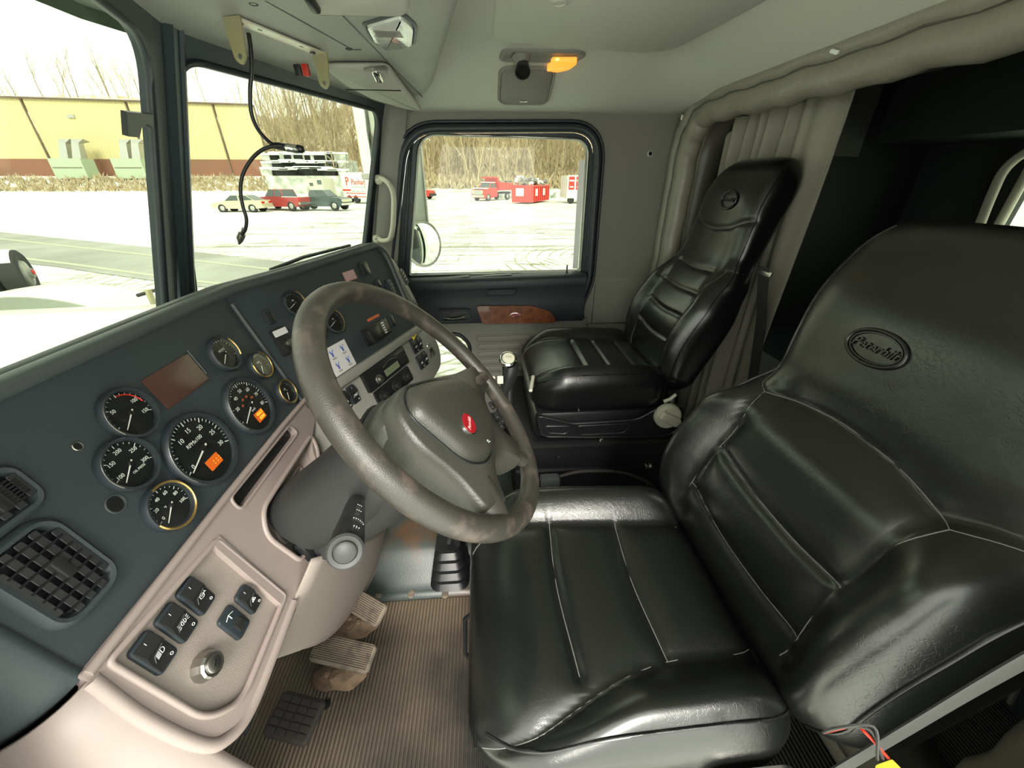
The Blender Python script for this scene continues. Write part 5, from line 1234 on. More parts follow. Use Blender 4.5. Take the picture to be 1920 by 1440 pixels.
# passenger belt: strap from the seat shoulder to the floor
pb = thing('seat_belt', 'black seat belt hanging behind the passenger seat beside the curtain', 'seat belt', V((.16, -.80, .5)))
sp_ = spline([RX(1436, 500, .17), RX(1432, 560, .165), RX(1428, 620, .16), RX(1400, 800, .16)], 6); m = MB()
m.loft([[p+V((a_, b_, 0)) for a_, b_ in ((-.018, 0), (.018, .01), (.018, .012), (-.018, .002))] for p in sp_]); m.build('webbing', M['belt'], pb, 30)
g = MB(); g.rbox(Fr(RX(1436, 512, .165), (1, -.3, 0), ez=(-.3, .9, .2)), .045, .018, .006, .004); g.build('belt_guide', M['steel'], pb, 40)

# ================================================================= OVERHEAD THINGS
def O(u, v, h=0): p = RZ(u, v, OZ-h); return V((p.x, p.y, OZ-h))
# recessed lines and screws of the console
m = MB()
for pts in ([(306, 6), (330, 22), (600, 132), (618, 140), (634, 140)], [(497, 0), (660, 92), (677, 92)], [(640, 26), (800, 190)], [(310, 4), (400, -30)]):
    m.tube([O(u, v, -.0005) for u, v in pts], .0022, 5)
struct(m.build('trim_24', M['dash_edge'], smooth=60))
for (u, v) in ((343, 15), (475, 6), (654, 91), (551, 97)):
    p = O(u, v); g = MB(); g.lathe(Fr(p, (1, 0, 0), (0, -1, 0)), [(.008, 0), (.007, .002), (.004, .001), (0, .0005)], 12); tag(g.build('trim_screw', M['dash_dark']), {343: 'dark trim screw in the overhead panel nearest the windshield corner', 475: 'dark trim screw in the overhead panel above the bracket', 654: 'dark trim screw at the right end of the upper panel groove', 551: 'dark trim screw just behind the middle of the metal bracket'}[u], 'screw')
# yellow-zinc bracket with two drooping ears
br = thing('radio_bracket', 'yellow-zinc steel bracket with two rounded ears screwed to the overhead panel', 'bracket', O(510, 70))
A = O(442, 30, .0); B_ = O(592, 92, .0); ed = (B_-A).normalized(); wd = V((0, 0, 1)).cross(ed)
if wd.y < 0: wd = -wd
f_ = Fr(A.lerp(B_, .5)+V((0, 0, -.004)), ed, ez=(0, 0, -1)); Lb = (B_-A).length
g = MB(); g.rbox(f_, Lb+.02, .030, .003, .002, bev=.0005); g.build('strap_plate', M['zinc_bright'], br, 30)
for s_ in (-1, 1):
    ef = Fr(f_.p(s_*(Lb/2+.010), 0, .0), f_.ey, ez=f_.ex*s_)
    # ear in the plane across the strap, hanging down
    dn = V((0, 0, -1)); side = f_.ey
    def ep(x, y, k): return f_.p(s_*(Lb/2+.011), 0, 0)+side*x+dn*y+f_.ex*k
    ear = fillet([(-.018, 0), (.022, 0), (.013, .060), (.0, .070), (-.014, .060)], [.002, .002, .010, .012, .010], 5)
    hole = ell(.0045, .0045, 12, 0, .056)
    F2 = Fr(f_.p(s_*(Lb/2+.011), 0, 0), side, ez=side.cross(dn)); 
    F2.ey = dn; F2.ez = F2.ex.cross(dn)
    g = MB(); g.plate(F2, ear, [hole], .003, 0); g.build('bracket_ear', M['zinc'], br, 0)
    g = MB(); g.lathe(F2.at(0, .056, .001), [(.008, 0), (.0075, .001), (.0048, .001), (.0046, -.004)], 16); g.build('hole_washer', M['steel'], br, 40)
    g = MB(); g.lathe(f_.at(s_*Lb*.46, -.004, .002), [(.006, 0), (.006, .004), (.0, .004)], 6); g.build('screw', M['black'], br, 30)
for x in (-.055, .055): g = MB(); g.rbox(f_.at(x, .002, .003), .010, .004, .0006, .002, bev=.0002); g.build('slot_hole', M['black'], br, 0)
# red and black power plug
pc = O(565, 122); pl = thing('power_plug', 'red and black power connector pair hanging behind the bracket', 'connector', pc)
def hang(u, v, x): return RX(u, v, x)
x_ = pc.x-.02
for (u, mt) in ((557, 'black'), (572, 'redpl')):
    a = RX(u, 108, x_); b_ = RX(u+3, 140, x_); c_ = (a+b_)/2; f3 = Fr(c_, (0, -1, 0), ez=(-1, 0, -.15)); h_ = (a-b_).length
    g = MB(); g.rbox(f3, .0145, h_*.80, .012, .002, (0, -h_*.20, 0)); o = g.build('plug_half', M[mt], pl, 30)
    g = MB(); g.rbox(f3, .0135, h_*.34, .010, .002, (0, h_*.42, 0)); g.build('contact_cover', M[mt], o, 30)
    g = MB(); g.box(f3, .009, .003, .0006, (0, h_*.22, .0105)); g.build('metal_contact', M['steel'], o, 0)
g = MB(); g.tube([pc+V((0, .01, .01)), RX(565, 108, x_)], .004, 6); g.build('lead', M['black'], pl, 60)
# hanging coax cable with connectors
cy = O(466, 62); Yc = cy.x
cbl = thing('hanging_cable', 'black coaxial cable looping down in front of the windshield with metal connectors', 'cable', cy)
xs_ = cy.x-.01
main = [(466, 62), (470, 90), (472, 130), (469, 170), (471, 210), (482, 240), (500, 262), (515, 272), (535, 276)]
g = MB(); g.tube(spline([RX(u, v, xs_) for u, v in main], 7), .0042, 8); g.build('upper_lead', M['satin'], cbl, 60)
low = [(530, 273), (508, 275), (490, 282), (472, 298), (456, 325), (451, 355), (455, 385), (462, 410), (460, 430), (453, 440)]
g = MB(); g.tube(spline([RX(u, v, xs_-.012) for u, v in low], 7), .0040, 8); g.build('lower_lead', M['satin'], cbl, 60)
def conn(pts, rs, mt, nm): g = MB(); g.tube([RX(u, v, xs_-.006) for u, v in pts], rs, 12); return g.build(nm, M[mt], cbl, 50)
conn([(512, 273), (522, 274), (538, 277)], [.0065, .0075, .0075], 'satin', 'connector_boot')
conn([(537, 277), (541, 277), (541.5, 277), (556, 280), (561, 281)], [.0085, .0092, .0085, .0088, .0075], 'chrome', 'plug_barrel')
conn([(557, 278), (566, 281), (569, 286)], [.008, .0085, .004], 'black', 'plug_tip')
conn([(458, 428), (455, 437), (454, 438), (450, 447), (450, 452), (448, 458)], [.005, .005, .0085, .0085, .006, .002], 'steel', 'end_connector')
# black bracket stuck on the driver's windshield
a0, b0 = WD.on(264, 232); f3 = WD.at(a0, b0, .020)
wb = thing('windshield_mount', 'flat black plastic mount stuck on the glass left of the centre post', 'mount', f3.o)
qs = [WD.on(*c, .022) for c in ((238, 210), (288, 215), (289, 241), (276, 232), (266, 240), (262, 258), (241, 256))]
g = MB(); g.plate(WD, qs, (), .008, .022); g.build('mount_plate', M['black'], wb, 0)
# dome lamp on the console
lp0 = RZ(735, 52, OZ+.02)
dl = thing('map_lamp', 'clear ribbed map lamp in the overhead console', 'lamp', lp0)
cor = [O(683, 43), O(752, 22), O(778, 46), O(774, 82), O(718, 88), O(698, 72)]
cen = sum(cor, V((0, 0, 0)))/6
f3 = Fr(cen+V((0, 0, .004)), (1, 0, 0), (0, -1, 0))
l2 = [((p-cen).dot(f3.ex), (p-cen).dot(f3.ey)) for p in cor]
l2 = fillet(l2, [.01, .02, .02, .02, .02, .01], 6)
g = MB(); g.loft([[f3.p(x, y, h) for x, y in offset2(l2, d)] for d, h in ((.006, 0), (.005, .006), (.0, .008), (-.003, .004))], caps=True); g.build('lamp_bezel', M['dash_edge'], dl, 50)
g = MB(); g.loft([[f3.p(x, y, h) for x, y in offset2(l2, d)] for d, h in ((-.002, .004), (-.004, .011), (-.012, .014))]); ln_ = g.build('lens', M['lens'], dl, 50)
for k in range(7):
    g = MB(); g.box(f3, .0015, .05, .0015, (-.05+.006*k, -.0, .0145)); 
    g.build('lens_rib', M['steel'], ln_, 0)
g = MB(); g.rbox(f3.at(.012, .004, .0135), .016, .012, .002, .003, bev=.0006); g.build('lamp_switch', M['pink'], ln_, 30)
# sun visors
def visor(label, pix, drop, nm='sun_visor'):
    P = [RZ(u, v, OZ-d) for (u, v), d in zip(pix, drop)]
    c0 = sum(P, V((0, 0, 0)))/len(P); n_ = (P[1]-P[0]).cross(P[3]-P[0]).normalized()
    if n_.z > 0: n_ = -n_
    f_ = Fr(c0, P[1]-P[0], ez=n_); l_ = [((p-c0).dot(f_.ex), (p-c0).dot(f_.ey)) for p in P]
    vs = thing(nm, label, 'sun visor', c0)
    l_ = fillet(l_, .025, 6)
    g = MB(); g.loft([[f_.p(x, y, h) for x, y in offset2(l_, d)] for d, h in ((-.008, -.008), (0, -.004), (.001, .0), (-.003, .006), (-.010, .008))]); g.build('visor_board', M['visor'], vs, 60)
    return vs, f_, l_
vs, f_, l_ = visor('folded grey sun visor over the passenger side of the windshield', [(606, 122), (728, 122), (790, 196), (755, 200), (700, 190), (648, 162)], [.010, .010, .016, .030, .034, .024])
p0, p1 = RZ(648, 168, OZ-.035), RZ(752, 170, OZ-.03)
g = MB(); g.tube([p0+V((0, 0, -.0)), p0.lerp(p1, .5), p1], .0014, 5); g.build('fold_line', M['black'], vs, 60)
q = RZ(708, 131, OZ-.028); g = MB(); g.tube([RZ(684, 131, OZ-.02), RZ(702, 128, OZ-.022), RZ(722, 128, OZ-.016), RZ(730, 140, OZ-.010)], [.004, .004, .006, .007], 8); g.build('pivot_arm', M['greyp'], vs, 60)
g = MB(); g.rbox(Fr(RZ(708, 143, OZ-.024), (1, 0, 0), ez=(-.3, 0, -1)), .05, .020, .004, .009); g.build('mirror_clip', M['chrome'], vs, 50)
g = MB(); g.rbox(Fr(RZ(793, 190, OZ-.006), (1, -.3, 0), ez=(0, 0, -1)), .028, .010, .006, .004); g.build('visor_clip', M['greyp'], vs, 50)
vs2, f_, l_ = visor('grey sun visor folded up above the camera, cut off by the top of the photo', [(560, -20), (760, -30), (768, 10), (755, 24), (620, 22), (590, 18)], [.03, .03, .03, .032, .032, .03])
g = MB(); g.rbox(Fr(RZ(582, 0, OZ-.042), (1, 0, 0), ez=(-.2, 0, -1)), .045, .014, .006, .006); g.build('visor_hinge', M['black'], vs2, 40)
# roof lamp unit: oval bezel, swivelling black spot, amber lens
def cpt(u, v, h=0):
    """point on the headliner under a pixel"""
    r = ray(u, v); t = .2/r.z if r.z > 0 else 1
    lo_, hi_ = .05/r.z, .5/r.z
    for _ in range(40):
        mid = (lo_+hi_)/2; p = CAM+r*mid
        if p.z < ceil_z(p.x, p.y)-h: lo_ = mid
        else: hi_ = mid
    return CAM+r*lo_
def cfr(p):
    e = .01; dx = (ceil_z(p.x+e, p.y)-ceil_z(p.x-e, p.y))/(2*e); dy = (ceil_z(p.x, p.y+e)-ceil_z(p.x, p.y-e))/(2*e)
    n_ = V((dx, dy, -1)).normalized(); return Fr(p, V((0, -1, 0))-n_*n_.dot(V((0, -1, 0))), ez=n_)
pc = cpt(1018, 102); f3 = cfr(pc)
wl_ = (cpt(935, 100)-cpt(1100, 104)).length
rl = thing('reading_lamp', 'oval grey roof lamp with a black swivel spot and a glowing amber lens', 'lamp', pc)
ov = fillet([(-wl_/2, -.022), (-wl_/2+.01, .030), (wl_/2-.03, .030), (wl_/2, .010), (wl_/2-.03, -.030), (-wl_/2+.02, -.034)], [.02, .025, .03, .02, .03, .02], 6)
g = MB(); g.loft([[f3.p(x, y, h) for x, y in offset2(ov, d)] for d, h in ((0, -.02), (0, .004), (-.004, .008), (-.010, .008), (-.014, .004))]); g.build('bezel', M['greyp'], rl, 50)
g = MB(); pa = cpt(978, 104); fa = cfr(pa)
g.tube([fa.p(0, 0, 0), fa.p(.002, -.002, .012), fa.p(.004, -.008, .020)], [.032, .024, .018], 18); g.build('swivel_socket', M['greyp'], rl, 60)
pb_ = RX(980, 133, pa.x-.02); ax2 = (pb_-fa.p(.004, -.006, .016)).normalized(); q = fa.p(.004, -.006, .016); Ls_ = (pb_-q).length
f4 = Fr(q, ax2.cross(V((0, 1, 0))), ez=ax2)
g = MB(); g.lathe(f4, [(.016, 0), (.019, .01), (.021, Ls_-.006), (.024, Ls_), (.024, Ls_+.006), (.020, Ls_+.006), (.018, Ls_-.004), (0, Ls_-.005)], 24); g.build('spot_barrel', M['satin'], rl, 50)
g = MB(); am = [f3.on(*c) for c in ((1024, 124), (1036, 104), (1082, 104), (1082, 112), (1068, 122), (1045, 127))]; am = fillet(am, [.004, .006, .006, .01, .01, .008], 5)
g.loft([[f3.p(x, y, h) for x, y in offset2(am, d)] for d, h in ((0, .004), (-.001, .013), (-.006, .017))]); al = g.build('amber_lens', M['amber'], rl, 50)
a_ = f3.on(1045, 111, .017); g = MB(); g.lathe(f3.at(a_[0], a_[1], .0165), [(.006, 0), (.005, .002), (0, .003)], 14); g.build('bulb_glow', M['amberhot'], al, 50)
# speaker grille on the cove
ps = cpt(985, 160); f5 = cfr(ps); sc_ = (cpt(940, 160)-cpt(1042, 162)).length; sh_ = (cpt(985, 128)-cpt(985, 195)).length
spk = thing('roof_speaker', 'rounded square grey speaker cover in the ceiling cove above the door', 'speaker', ps)
o_ = rrect(sc_, sh_, .035, 7)
g = MB(); g.loft([[f5.p(x, y, h) for x, y in offset2(o_, d)] for d, h in ((0, -.01), (0, .006), (-.003, .010), (-.008, .009), (-.010, .004))]); g.build('rim', M['greyp'], spk, 50)
g = MB(); g.loft([[f5.p(x, y, h) for x, y in offset2(o_, d)] for d, h in ((-.010, .003), (-.010, .008), (-.014, .011))]); g.build('grille', M['wallgrey'], spk, 50)
g = MB(); g.rbox(f5.at(.0, -sh_*.36, .011), .026, .007, .0015, .003, bev=.0004); g.build('badge', M['chrome'], spk, 40)
text('basslink', f5, 0, -sh_*.36, .006, M['black'], spk, 'badge_text', .0128, .0001)
# white pin on the padded header
p = sy(1566, 96, YS+.07); g = MB(); g.rbox(Fr(p, (1, 0, .6), ez=(-.2, 1, -.5)), .020, .008, .005, .003); tag(g.build('plastic_clip', M['white']), 'small white plastic clip caught on the padded header seam', 'clip')
p = sy(1279, 220, YS+.07); g = MB(); g.rbox(Fr(p, (0, 0, 1), ez=(-.4, 1, 0)), .018, .006, .004, .002); tag(g.build('corner_clip', M['white']), 'small white clip at the upper corner where padded header meets the wall', 'clip')
# grab bar in the sleeper
gb = thing('grab_bar', 'cream bent grab bar beside the sleeper window', 'handle', RY(1850, 430, -2.05))
g = MB(); g.tube(spline([RY(1810, 500, -2.05), RY(1836, 425, -2.05), RY(1862, 360, -2.05), RY(1884, 318, -2.05), RY(1925, 285, -2.05), RY(1990, 265, -2.05)], 6), .016, 12); g.build('bar', M['cream'], gb, 60)
# ================================================================= OUTDOORS
def Gz(x, y):
    A_ = -1.1+1.0*smooth(28, 58, x)+1.75*smooth(57.5, 63, x)
    B_ = -1.1+2.2*smooth(62, 80, x)
    z = lerp(B_, A_, smooth(12, 26, y)); 
    return z
def Hz(x, y):
    H = lerp(28, 13, smooth(0, 45, y))+5*smooth(50, 90, y)
    return Gz(x, y)+H*smooth(72, 128, x)
def gg(s, t): 
    x = 2+(140-2)*s**1.5; y = -90+250*t; return (x, y, Hz(x, y) if x > 70 else Gz(x, y))
xs = [0, 8, 16, 24, 30, 36, 42, 48, 52, 55, 57, 58.5, 60, 61.5, 63, 66, 69, 72]
m = MB(); ys = [-100+5*i for i in range(49)]
m.loft([[V((x, y, Gz(x, y))) for y in ys] for x in [-40, -20]+xs], caps=False, closed=False)
struct(m.build('ground', M['snow'], smooth=89))
m = MB(); hx = [71.9+(135-71.9)*i/22 for i in range(23)]
rh = random.Random(3)
m.loft([[V((x, y, Hz(x, y)-.05+(rh.uniform(-.5, .5) if x > 74 else 0))) for y in ys] for x in hx], caps=False, closed=False)
struct(m.build('hillside', M['hill'], smooth=89))
# road
m = MB(); far = [(11.7, 5.4), (12.4, 6.5), (15.5, 12.4), (21.5, 24.1), (30, 40), (46, 70)]; near = [(8.2, 5.0), (9.6, 8.2), (11.9, 12.8), (13.4, 16.2), (22.5, 34), (36, 62)]
m.loft([[V((*a, -1.085+(0 if a[0] < 28 else .35))), V((*b, -1.085+(0 if b[0] < 28 else .2)))] for a, b in zip(far, near)], caps=False, closed=False)
struct(m.build('road', M['asphalt'], smooth=0))
# faint lane lines: two yellow-brown strips
m = MB()
for f_ in (.30, .86): m.loft([[V((*a, 0)).lerp(V((*b, 0)), f_)+V((0, 0, -1.08)), V((*a, 0)).lerp(V((*b, 0)), f_+.05)+V((0, 0, -1.08))] for a, b in list(zip(far, near))[:4]], caps=False, closed=False)
tag(m.build('lane_marking', mat('faded_lane_paint', (.46, .45, .34), .7)), None, None, None, 'structure')

# warehouse
bd = thing('warehouse', 'long yellow corrugated metal warehouse with a red-brown base beyond the snowy field', 'building', V((70, 64, 1.5)))
BX = 66; y0_, y1_ = 30.6, 100
FB = Fr((BX, 0, 0), (0, 1, 0), (0, 0, 1)); FB.ez = V((-1, 0, 0)); FB.ex = V((0, 1, 0)); FB.ey = V((0, 0, 1))
roofz = lambda y: lerp(10.25, 10.9, (y-30)/40)
bays = [30.6, 36.0, 47.1, 60.0, 73.0, 86.0, 100]
for i in range(6):
    a, b_ = bays[i], bays[i+1]; n = int((b_-a)/.42); m = MB(); vs = []
    rings = []
    for k in range(n*2+1):
        y = lerp(a+.1, b_-.1, k/(n*2)); d = .10 if (k % 2) else 0
        rings.append([V((BX-d, y, 3.75)), V((BX-d, y, roofz(y)))])
    m.loft(rings, caps=False, closed=False); o = m.build('siding_panel', M['siding'], bd, 0)
    m = MB(); m.box(WF, .25, b_-a, 2.3, (BX+.02, (a+b_)/2, 2.65)); m.build('base_panel', M['rust'], bd, 0)
    m = MB(); m.box(WF, .16, .16, roofz(a)-1.6, (BX-.16, a, (roofz(a)+1.6)/2)); m.build('downpipe', M['seamm'], bd, 0)
m = MB(); m.loft([[V((BX-.3, y, roofz(y))), V((BX-.3, y, roofz(y)+.18)), V((BX+30, y+17, roofz(y)+2.2)), V((BX+30, y+17, roofz(y)+1.9))] for y in (y0_-.2, y1_)]); m.build('roof', M['snowm'], bd, 0)
m = MB(); m.box(WF, .10, y1_-y0_, .16, (BX-.32, (y0_+y1_)/2, 10.55)); 
m = MB(); m.tube([V((BX-.30, y0_, roofz(y0_)+.02)), V((BX-.30, y1_, roofz(y1_)+.02))], .13, 6); m.build('gutter', M['seamm'], bd, 0)
m = MB(); m.loft([[V((BX, y0_+.05, z)), V((BX+30, y0_+17, z))] for z in (1.5, 10.3)], caps=False, closed=False); m.build('end_wall', M['siding'], bd, 0)
q = RX(133, 218, BX-.15); m = MB(); m.box(WF, .2, .9, .35, (q.x, q.y, q.z)); m.build('wall_lamp', M['hub'], bd, 0)
# dust collectors standing at the wall
for k, (u0, u1) in enumerate(((112, 172), (226, 281))):
    a = RX(u1, 330, 61.5); b_ = RX(u0, 330, 61.5); zc = Gz(61.5, (a.y+b_.y)/2)
    t = thing('ventilation_unit', ['pale green ventilation unit with twin ducts at the warehouse base, farther left', 'pale green ventilation unit with twin ducts at the warehouse base, nearer the centre post'][k], 'machine', V((61.5, (a.y+b_.y)/2, zc)), 'ventilation units at the warehouse')
    w_ = b_.y-a.y; m = MB(); m.box(WF, 2.0, w_, 2.3, (61.9, (a.y+b_.y)/2, zc+1.2)); m.build('cabinet', M['acgreen'], t, 0)
    m = MB(); m.box(WF, .06, w_*.9, .08, (60.86, (a.y+b_.y)/2, zc+1.3)); m.build('cabinet_seam', M['seamm'], t, 0)
    for j, f_ in enumerate((.38, .78)):
        y = lerp(a.y, b_.y, f_); m = MB()
        m.loft([[V((62.2, y-.55, zc+2.2)), V((63.2, y-.55, zc+2.2)), V((63.2, y+.55, zc+2.2)), V((62.2, y+.55, zc+2.2))], [V((63.0, y-.45, zc+4.2)), V((63.8, y-.45, zc+4.2)), V((63.8, y+.45, zc+4.2)), V((63.0, y+.45, zc+4.2))], [V((63.6, y-.75, zc+4.7)), V((64.6, y-.75, zc+4.4)), V((64.6, y+.75, zc+4.4)), V((63.6, y+.75, zc+4.7))]]); m.build('duct', M['hub'], t, 0)

# trees
def tree_mesh(seed, h, lean=.0, spread=.5, levels=3, r0=.16):
    rd = random.Random(seed); mb = MB()
    def br(p, d, L, r, lv):
        pts = [p]; rs = [r]; n = 4 if lv == 0 else 3; q = p.copy(); dd = d.copy()
        for k in range(n):
            dd = (dd+V((rd.uniform(-.12, .12), rd.uniform(-.12, .12), rd.uniform(-.03, .10)))).normalized(); q = q+dd*(L/n); pts.append(q.copy()); rs.append(r*(1-.8*(k+1)/n) if lv else r*(1-.75*(k+1)/n))
        mb.tube(pts, rs, 4 if lv == 0 else 3, caps=False)
        if lv < levels:
            nb = (9, 5, 3)[lv] if lv < 3 else 2
            for k in range(nb):
                f_ = rd.uniform(.30 if lv == 0 else .25, 1.0); i = min(int(f_*n), n-1); b0 = pts[i].lerp(pts[i+1], f_*n-i)
                az = rd.uniform(0, 2*pi); sd = V((cos(az), sin(az), 0)); nd = (dd*rd.uniform(.55, 1.0)+sd*spread*rd.uniform(.7, 1.4)+V((0, 0, .25))).normalized()
                br(b0, nd, L*rd.uniform(.32, .55), max(r*.42*(1.1-f_*.5), .012), lv+1)
    br(V((0, 0, -.3)), V((lean, 0, 1)).normalized(), h, r0, 0); return mb
protos = []
for k in range(8):
    mb = tree_mesh(20+k, [9, 11, 8, 12, 10, 7, 9, 12][k], spread=[.5, .45, .6, .4, .5, .7, .35, .5][k], levels=2, r0=[.15, .18, .13, .2, .16, .12, .13, .17][k])
    me_o = mb.build('bare_tree', M['bark' if k % 2 else 'bark2'], None, 0); protos.append(me_o)
rt = random.Random(11); spots = []
for i in range(150): x = rt.uniform(70, 96); spots.append((x, rt.uniform(-24, 17)*x/80, 'bare leafless tree among the thicket on the slope behind the dump truck', 'bare trees on the slope seen through the door window'))
for i in range(95): x = rt.uniform(76, 108); spots.append((x, rt.uniform(18, 36)*x/80, 'bare leafless tree on the snowy hillside right of the warehouse', 'bare trees on the hillside right of the warehouse'))
for i in range(55): x = rt.uniform(104, 128); spots.append((x, rt.uniform(30, 88)*x/90, 'bare leafless tree on the ridge showing above the warehouse roof', 'bare trees on the ridge above the warehouse'))
for i, (x, y, lb, gr_) in enumerate(spots):
    pr = protos[i % 8]; o = pr if i < 8 else pr.copy()
    if i >= 8: COL.objects.link(o)
    o.location = (x, y, Hz(x, y)-.2); o.rotation_euler = (rt.uniform(-.08, .08), rt.uniform(-.08, .08), rt.uniform(0, 6.28)); sc_ = rt.uniform(.75, 1.25)*(1 if x < 104 else .62); o.scale = (sc_, sc_, sc_)
    tag(o, lb, 'tree', gr_)
p = RX(634, 352, 56); mb = tree_mesh(77, 7.0, spread=.8, levels=3, r0=.16); lt = mb.build('bare_tree', M['bark'], None, 0); lt.location = (56, p.y, Gz(56, p.y)-.1); lt.rotation_euler = (0, 0, 1.0)
tag(lt, 'single spreading bare tree standing beside the white lettered trailer', 'tree')
# understory thicket and embankment brush: uncountable
def brush(name, n, fn, hgt, r, mt, seed, label):
    rd = random.Random(seed); mb = MB()
    for _ in range(n):
        x, y, z = fn(rd); h = hgt*rd.uniform(.5, 1.3); q = V((x, y, z-.05))
        for j in range(3):
            d = V((rd.uniform(-.5, .5), rd.uniform(-.9, .9), 1)).normalized()*h*rd.uniform(.6, 1)
            s_ = V((.0, r, 0)); mb.add([q-s_, q+s_, q+d*.6+V((0, .12*h, 0))+s_*.5, q+d], [(0, 1, 2), (0, 2, 3)])
    o = mb.build(name, M[mt], None, 0); tag(o, label, 'brush', None, 'stuff'); return o
brush('dry_brush', 2600, lambda rd: (lambda x, y: (x, y, Gz(x, y)))(rd.uniform(57, 61.5), rd.uniform(16, 92)), .9, .035, 'brushm', 5, 'dry brown brush poking through snow on the bank below the warehouse')
brush('undergrowth', 3000, lambda rd: (lambda x, y: (x, y*x/80, Hz(x, y*x/80)))(rd.uniform(70, 100), rd.uniform(-26, 18)), 2.4, .04, 'brushm', 6, 'tangled brown undergrowth between the trees behind the lot')
brush('hill_scrub', 3000, lambda rd: (lambda x, y: (x, y, Hz(x, y)))(rd.uniform(74, 120), rd.uniform(18, 60)), 2.0, .04, 'brushm', 8, 'thin brown scrub covering the snowy hillside')
# stacked snowy blocks right of the warehouse
rb_ = random.Random(4); k = 0
for row, (v, n_) in enumerate(((293, 7), (308, 8), (322, 9))):
    for j in range(n_):
        u = 512+ (650-512)*j/n_+rb_.uniform(-3, 3); X = 62-3*row; a = RX(u, v, X); 
        if rb_.random() < .04: continue
        m = MB(); zb = Gz(X, a.y); w_, h_ = rb_.uniform(2.0, 2.9), rb_.uniform(.55, .85)
        zb = RX(505, v+6, X).z-.1; a = V((a.x, a.y, zb+h_/2))
        m.box(WF, 1.2, w_, h_, (X, a.y, a.z)); o = thing('stone_pallet', ['snowy pallet of stone in the top row right of the warehouse', 'snowy pallet of stone in the middle row right of the warehouse', 'snowy pallet of stone in the bottom row right of the warehouse'][row], 'pallet', V((X, a.y, zb)), 'pallets of stone in the %s row' % ('top', 'middle', 'bottom')[row]); m.build('stone_stack', M['rubble'], o, 0)
        m = MB(); m.rbox(Fr((X, a.y, a.z+h_/2), (1, 0, 0), (0, 1, 0)), 1.3, w_*1.05, .22, .1); m.build('snow_cap', M['snowm'], o, 40)
m = MB()
for row in range(3):
    X = 62-3*row; a = RX(505, (293, 308, 322)[row]+6, X); b_ = RX(660, (293, 308, 322)[row]+6, X)
    m.loft([[V((X+2.2, y, -1)), V((X-1.2, y, -1)), V((X-1.2, y, a.z-.1)), V((X+2.2, y, a.z-.1))] for y in (b_.y, a.y)])
tag(m.build('terrace', M['rubble'], None, 0), None, None, None, 'structure')

# vehicles
def wheel(f, x, y, r, par, w_=.22):
    q = Fr(f.p(x, y, r), f.ex, ez=f.ey*(1 if y > 0 else -1)); g = MB(); g.lathe(q, [(r*.65, -w_), (r, -w_*.9), (r, -.02), (r*.62, 0), (r*.6, -.04), (0, -.04)], 18); o = g.build('wheel', M['tyre'], par, 40)
    g = MB(); g.lathe(q, [(r*.58, -.035), (r*.5, -.01), (r*.15, .0), (0, 0)], 14); g.build('hub_cap', M['hub'], o, 40)
def vehicle(name, label, cat, pos, head, S, L, W, body, cabin, mt, wheels, wr, win=True, extra=None):
    f = Fr(pos, (cos(head), sin(head), 0), (-sin(head), cos(head), 0)); f.ex = f.ex*S; f.ey = f.ey*S; f.ez = f.ez*S
    t = thing(name, label, cat, V(pos))
    g = MB(); sec = []
    for y, ins in ((-W/2, .05), (-W/2+.0, 0), (W/2, 0), (W/2, .05)):
        sec.append([f.p(x, y*(1 if ins else 1.0), z) for x, z in body])
    g.loft([[f.p(x, -W/2, z) for x, z in body], [f.p(x, -W/2-.03, lerp(z, .6, .1)) for x, z in body], [f.p(x, W/2+.03, lerp(z, .6, .1)) for x, z in body], [f.p(x, W/2, z) for x, z in body]]) if False else g.loft([[f.p(x, s_*W/2, z) for x, z in body] for s_ in (-1, 1)])
    g.build('body', M[mt], t, 30)
    if cabin:
        w2_ = W/2-.06; (a0, z0), (a1, z1), (a2, z2), (a3, z3) = cabin
        g = MB(); g.loft([[f.p(a0, -w2_, z0), f.p(a1, -w2_+.14, z1), f.p(a2, -w2_+.14, z2), f.p(a3, -w2_, z3)], [f.p(a0, w2_, z0), f.p(a1, w2_-.14, z1), f.p(a2, w2_-.14, z2), f.p(a3, w2_, z3)]]); cb_ = g.build('cabin', M[mt], t, 0)
        # glass: windscreen, rear and side panes, slightly proud
        def pane_(P, nm): 
            g = MB(); n_ = (P[1]-P[0]).cross(P[3]-P[0]).normalized()*.02; c_ = sum(P, V((0, 0, 0)))/4
            if n_.dot(c_-f.p((a0+a3)/2, 0, (z0+z1)/2)) < 0: n_ = -n_
            P2 = [c_+(p-c_)*.86+n_ for p in P]; g.loft([[p-n_ for p in P2], P2]); g.build(nm, M['carglass'], cb_, 0)
        pane_([f.p(a0, -w2_, z0), f.p(a0, w2_, z0), f.p(a1, w2_-.14, z1), f.p(a1, -w2_+.14, z1)], 'windscreen')
        pane_([f.p(a3, -w2_, z3), f.p(a3, w2_, z3), f.p(a2, w2_-.14, z2), f.p(a2, -w2_+.14, z2)], 'rear_window')
        for s_ in (-1, 1):
            am, zm, az = (a0+a3)/2, (z0+z3)/2, (a1+a2)/2
            pane_([f.p(a0, s_*w2_, z0), f.p(am, s_*w2_, zm), f.p(az, s_*(w2_-.14), z1), f.p(a1, s_*(w2_-.14), z1)], 'side_window')
            pane_([f.p(am, s_*w2_, zm), f.p(a3, s_*w2_, z3), f.p(a2, s_*(w2_-.14), z2), f.p(az, s_*(w2_-.14), z2)], 'side_window')
    for x in wheels:
        for s_ in (-1, 1): wheel(f, x, s_*(W/2+.01), wr, t)
    if extra: extra(f, t)
    return t, f
def bxs(f, t, nm, mt, items):
    for (sx, s2, sz, c) in items: g = MB(); g.box(f, sx, s2, sz, c); g.build(nm, M[mt], t, 0)
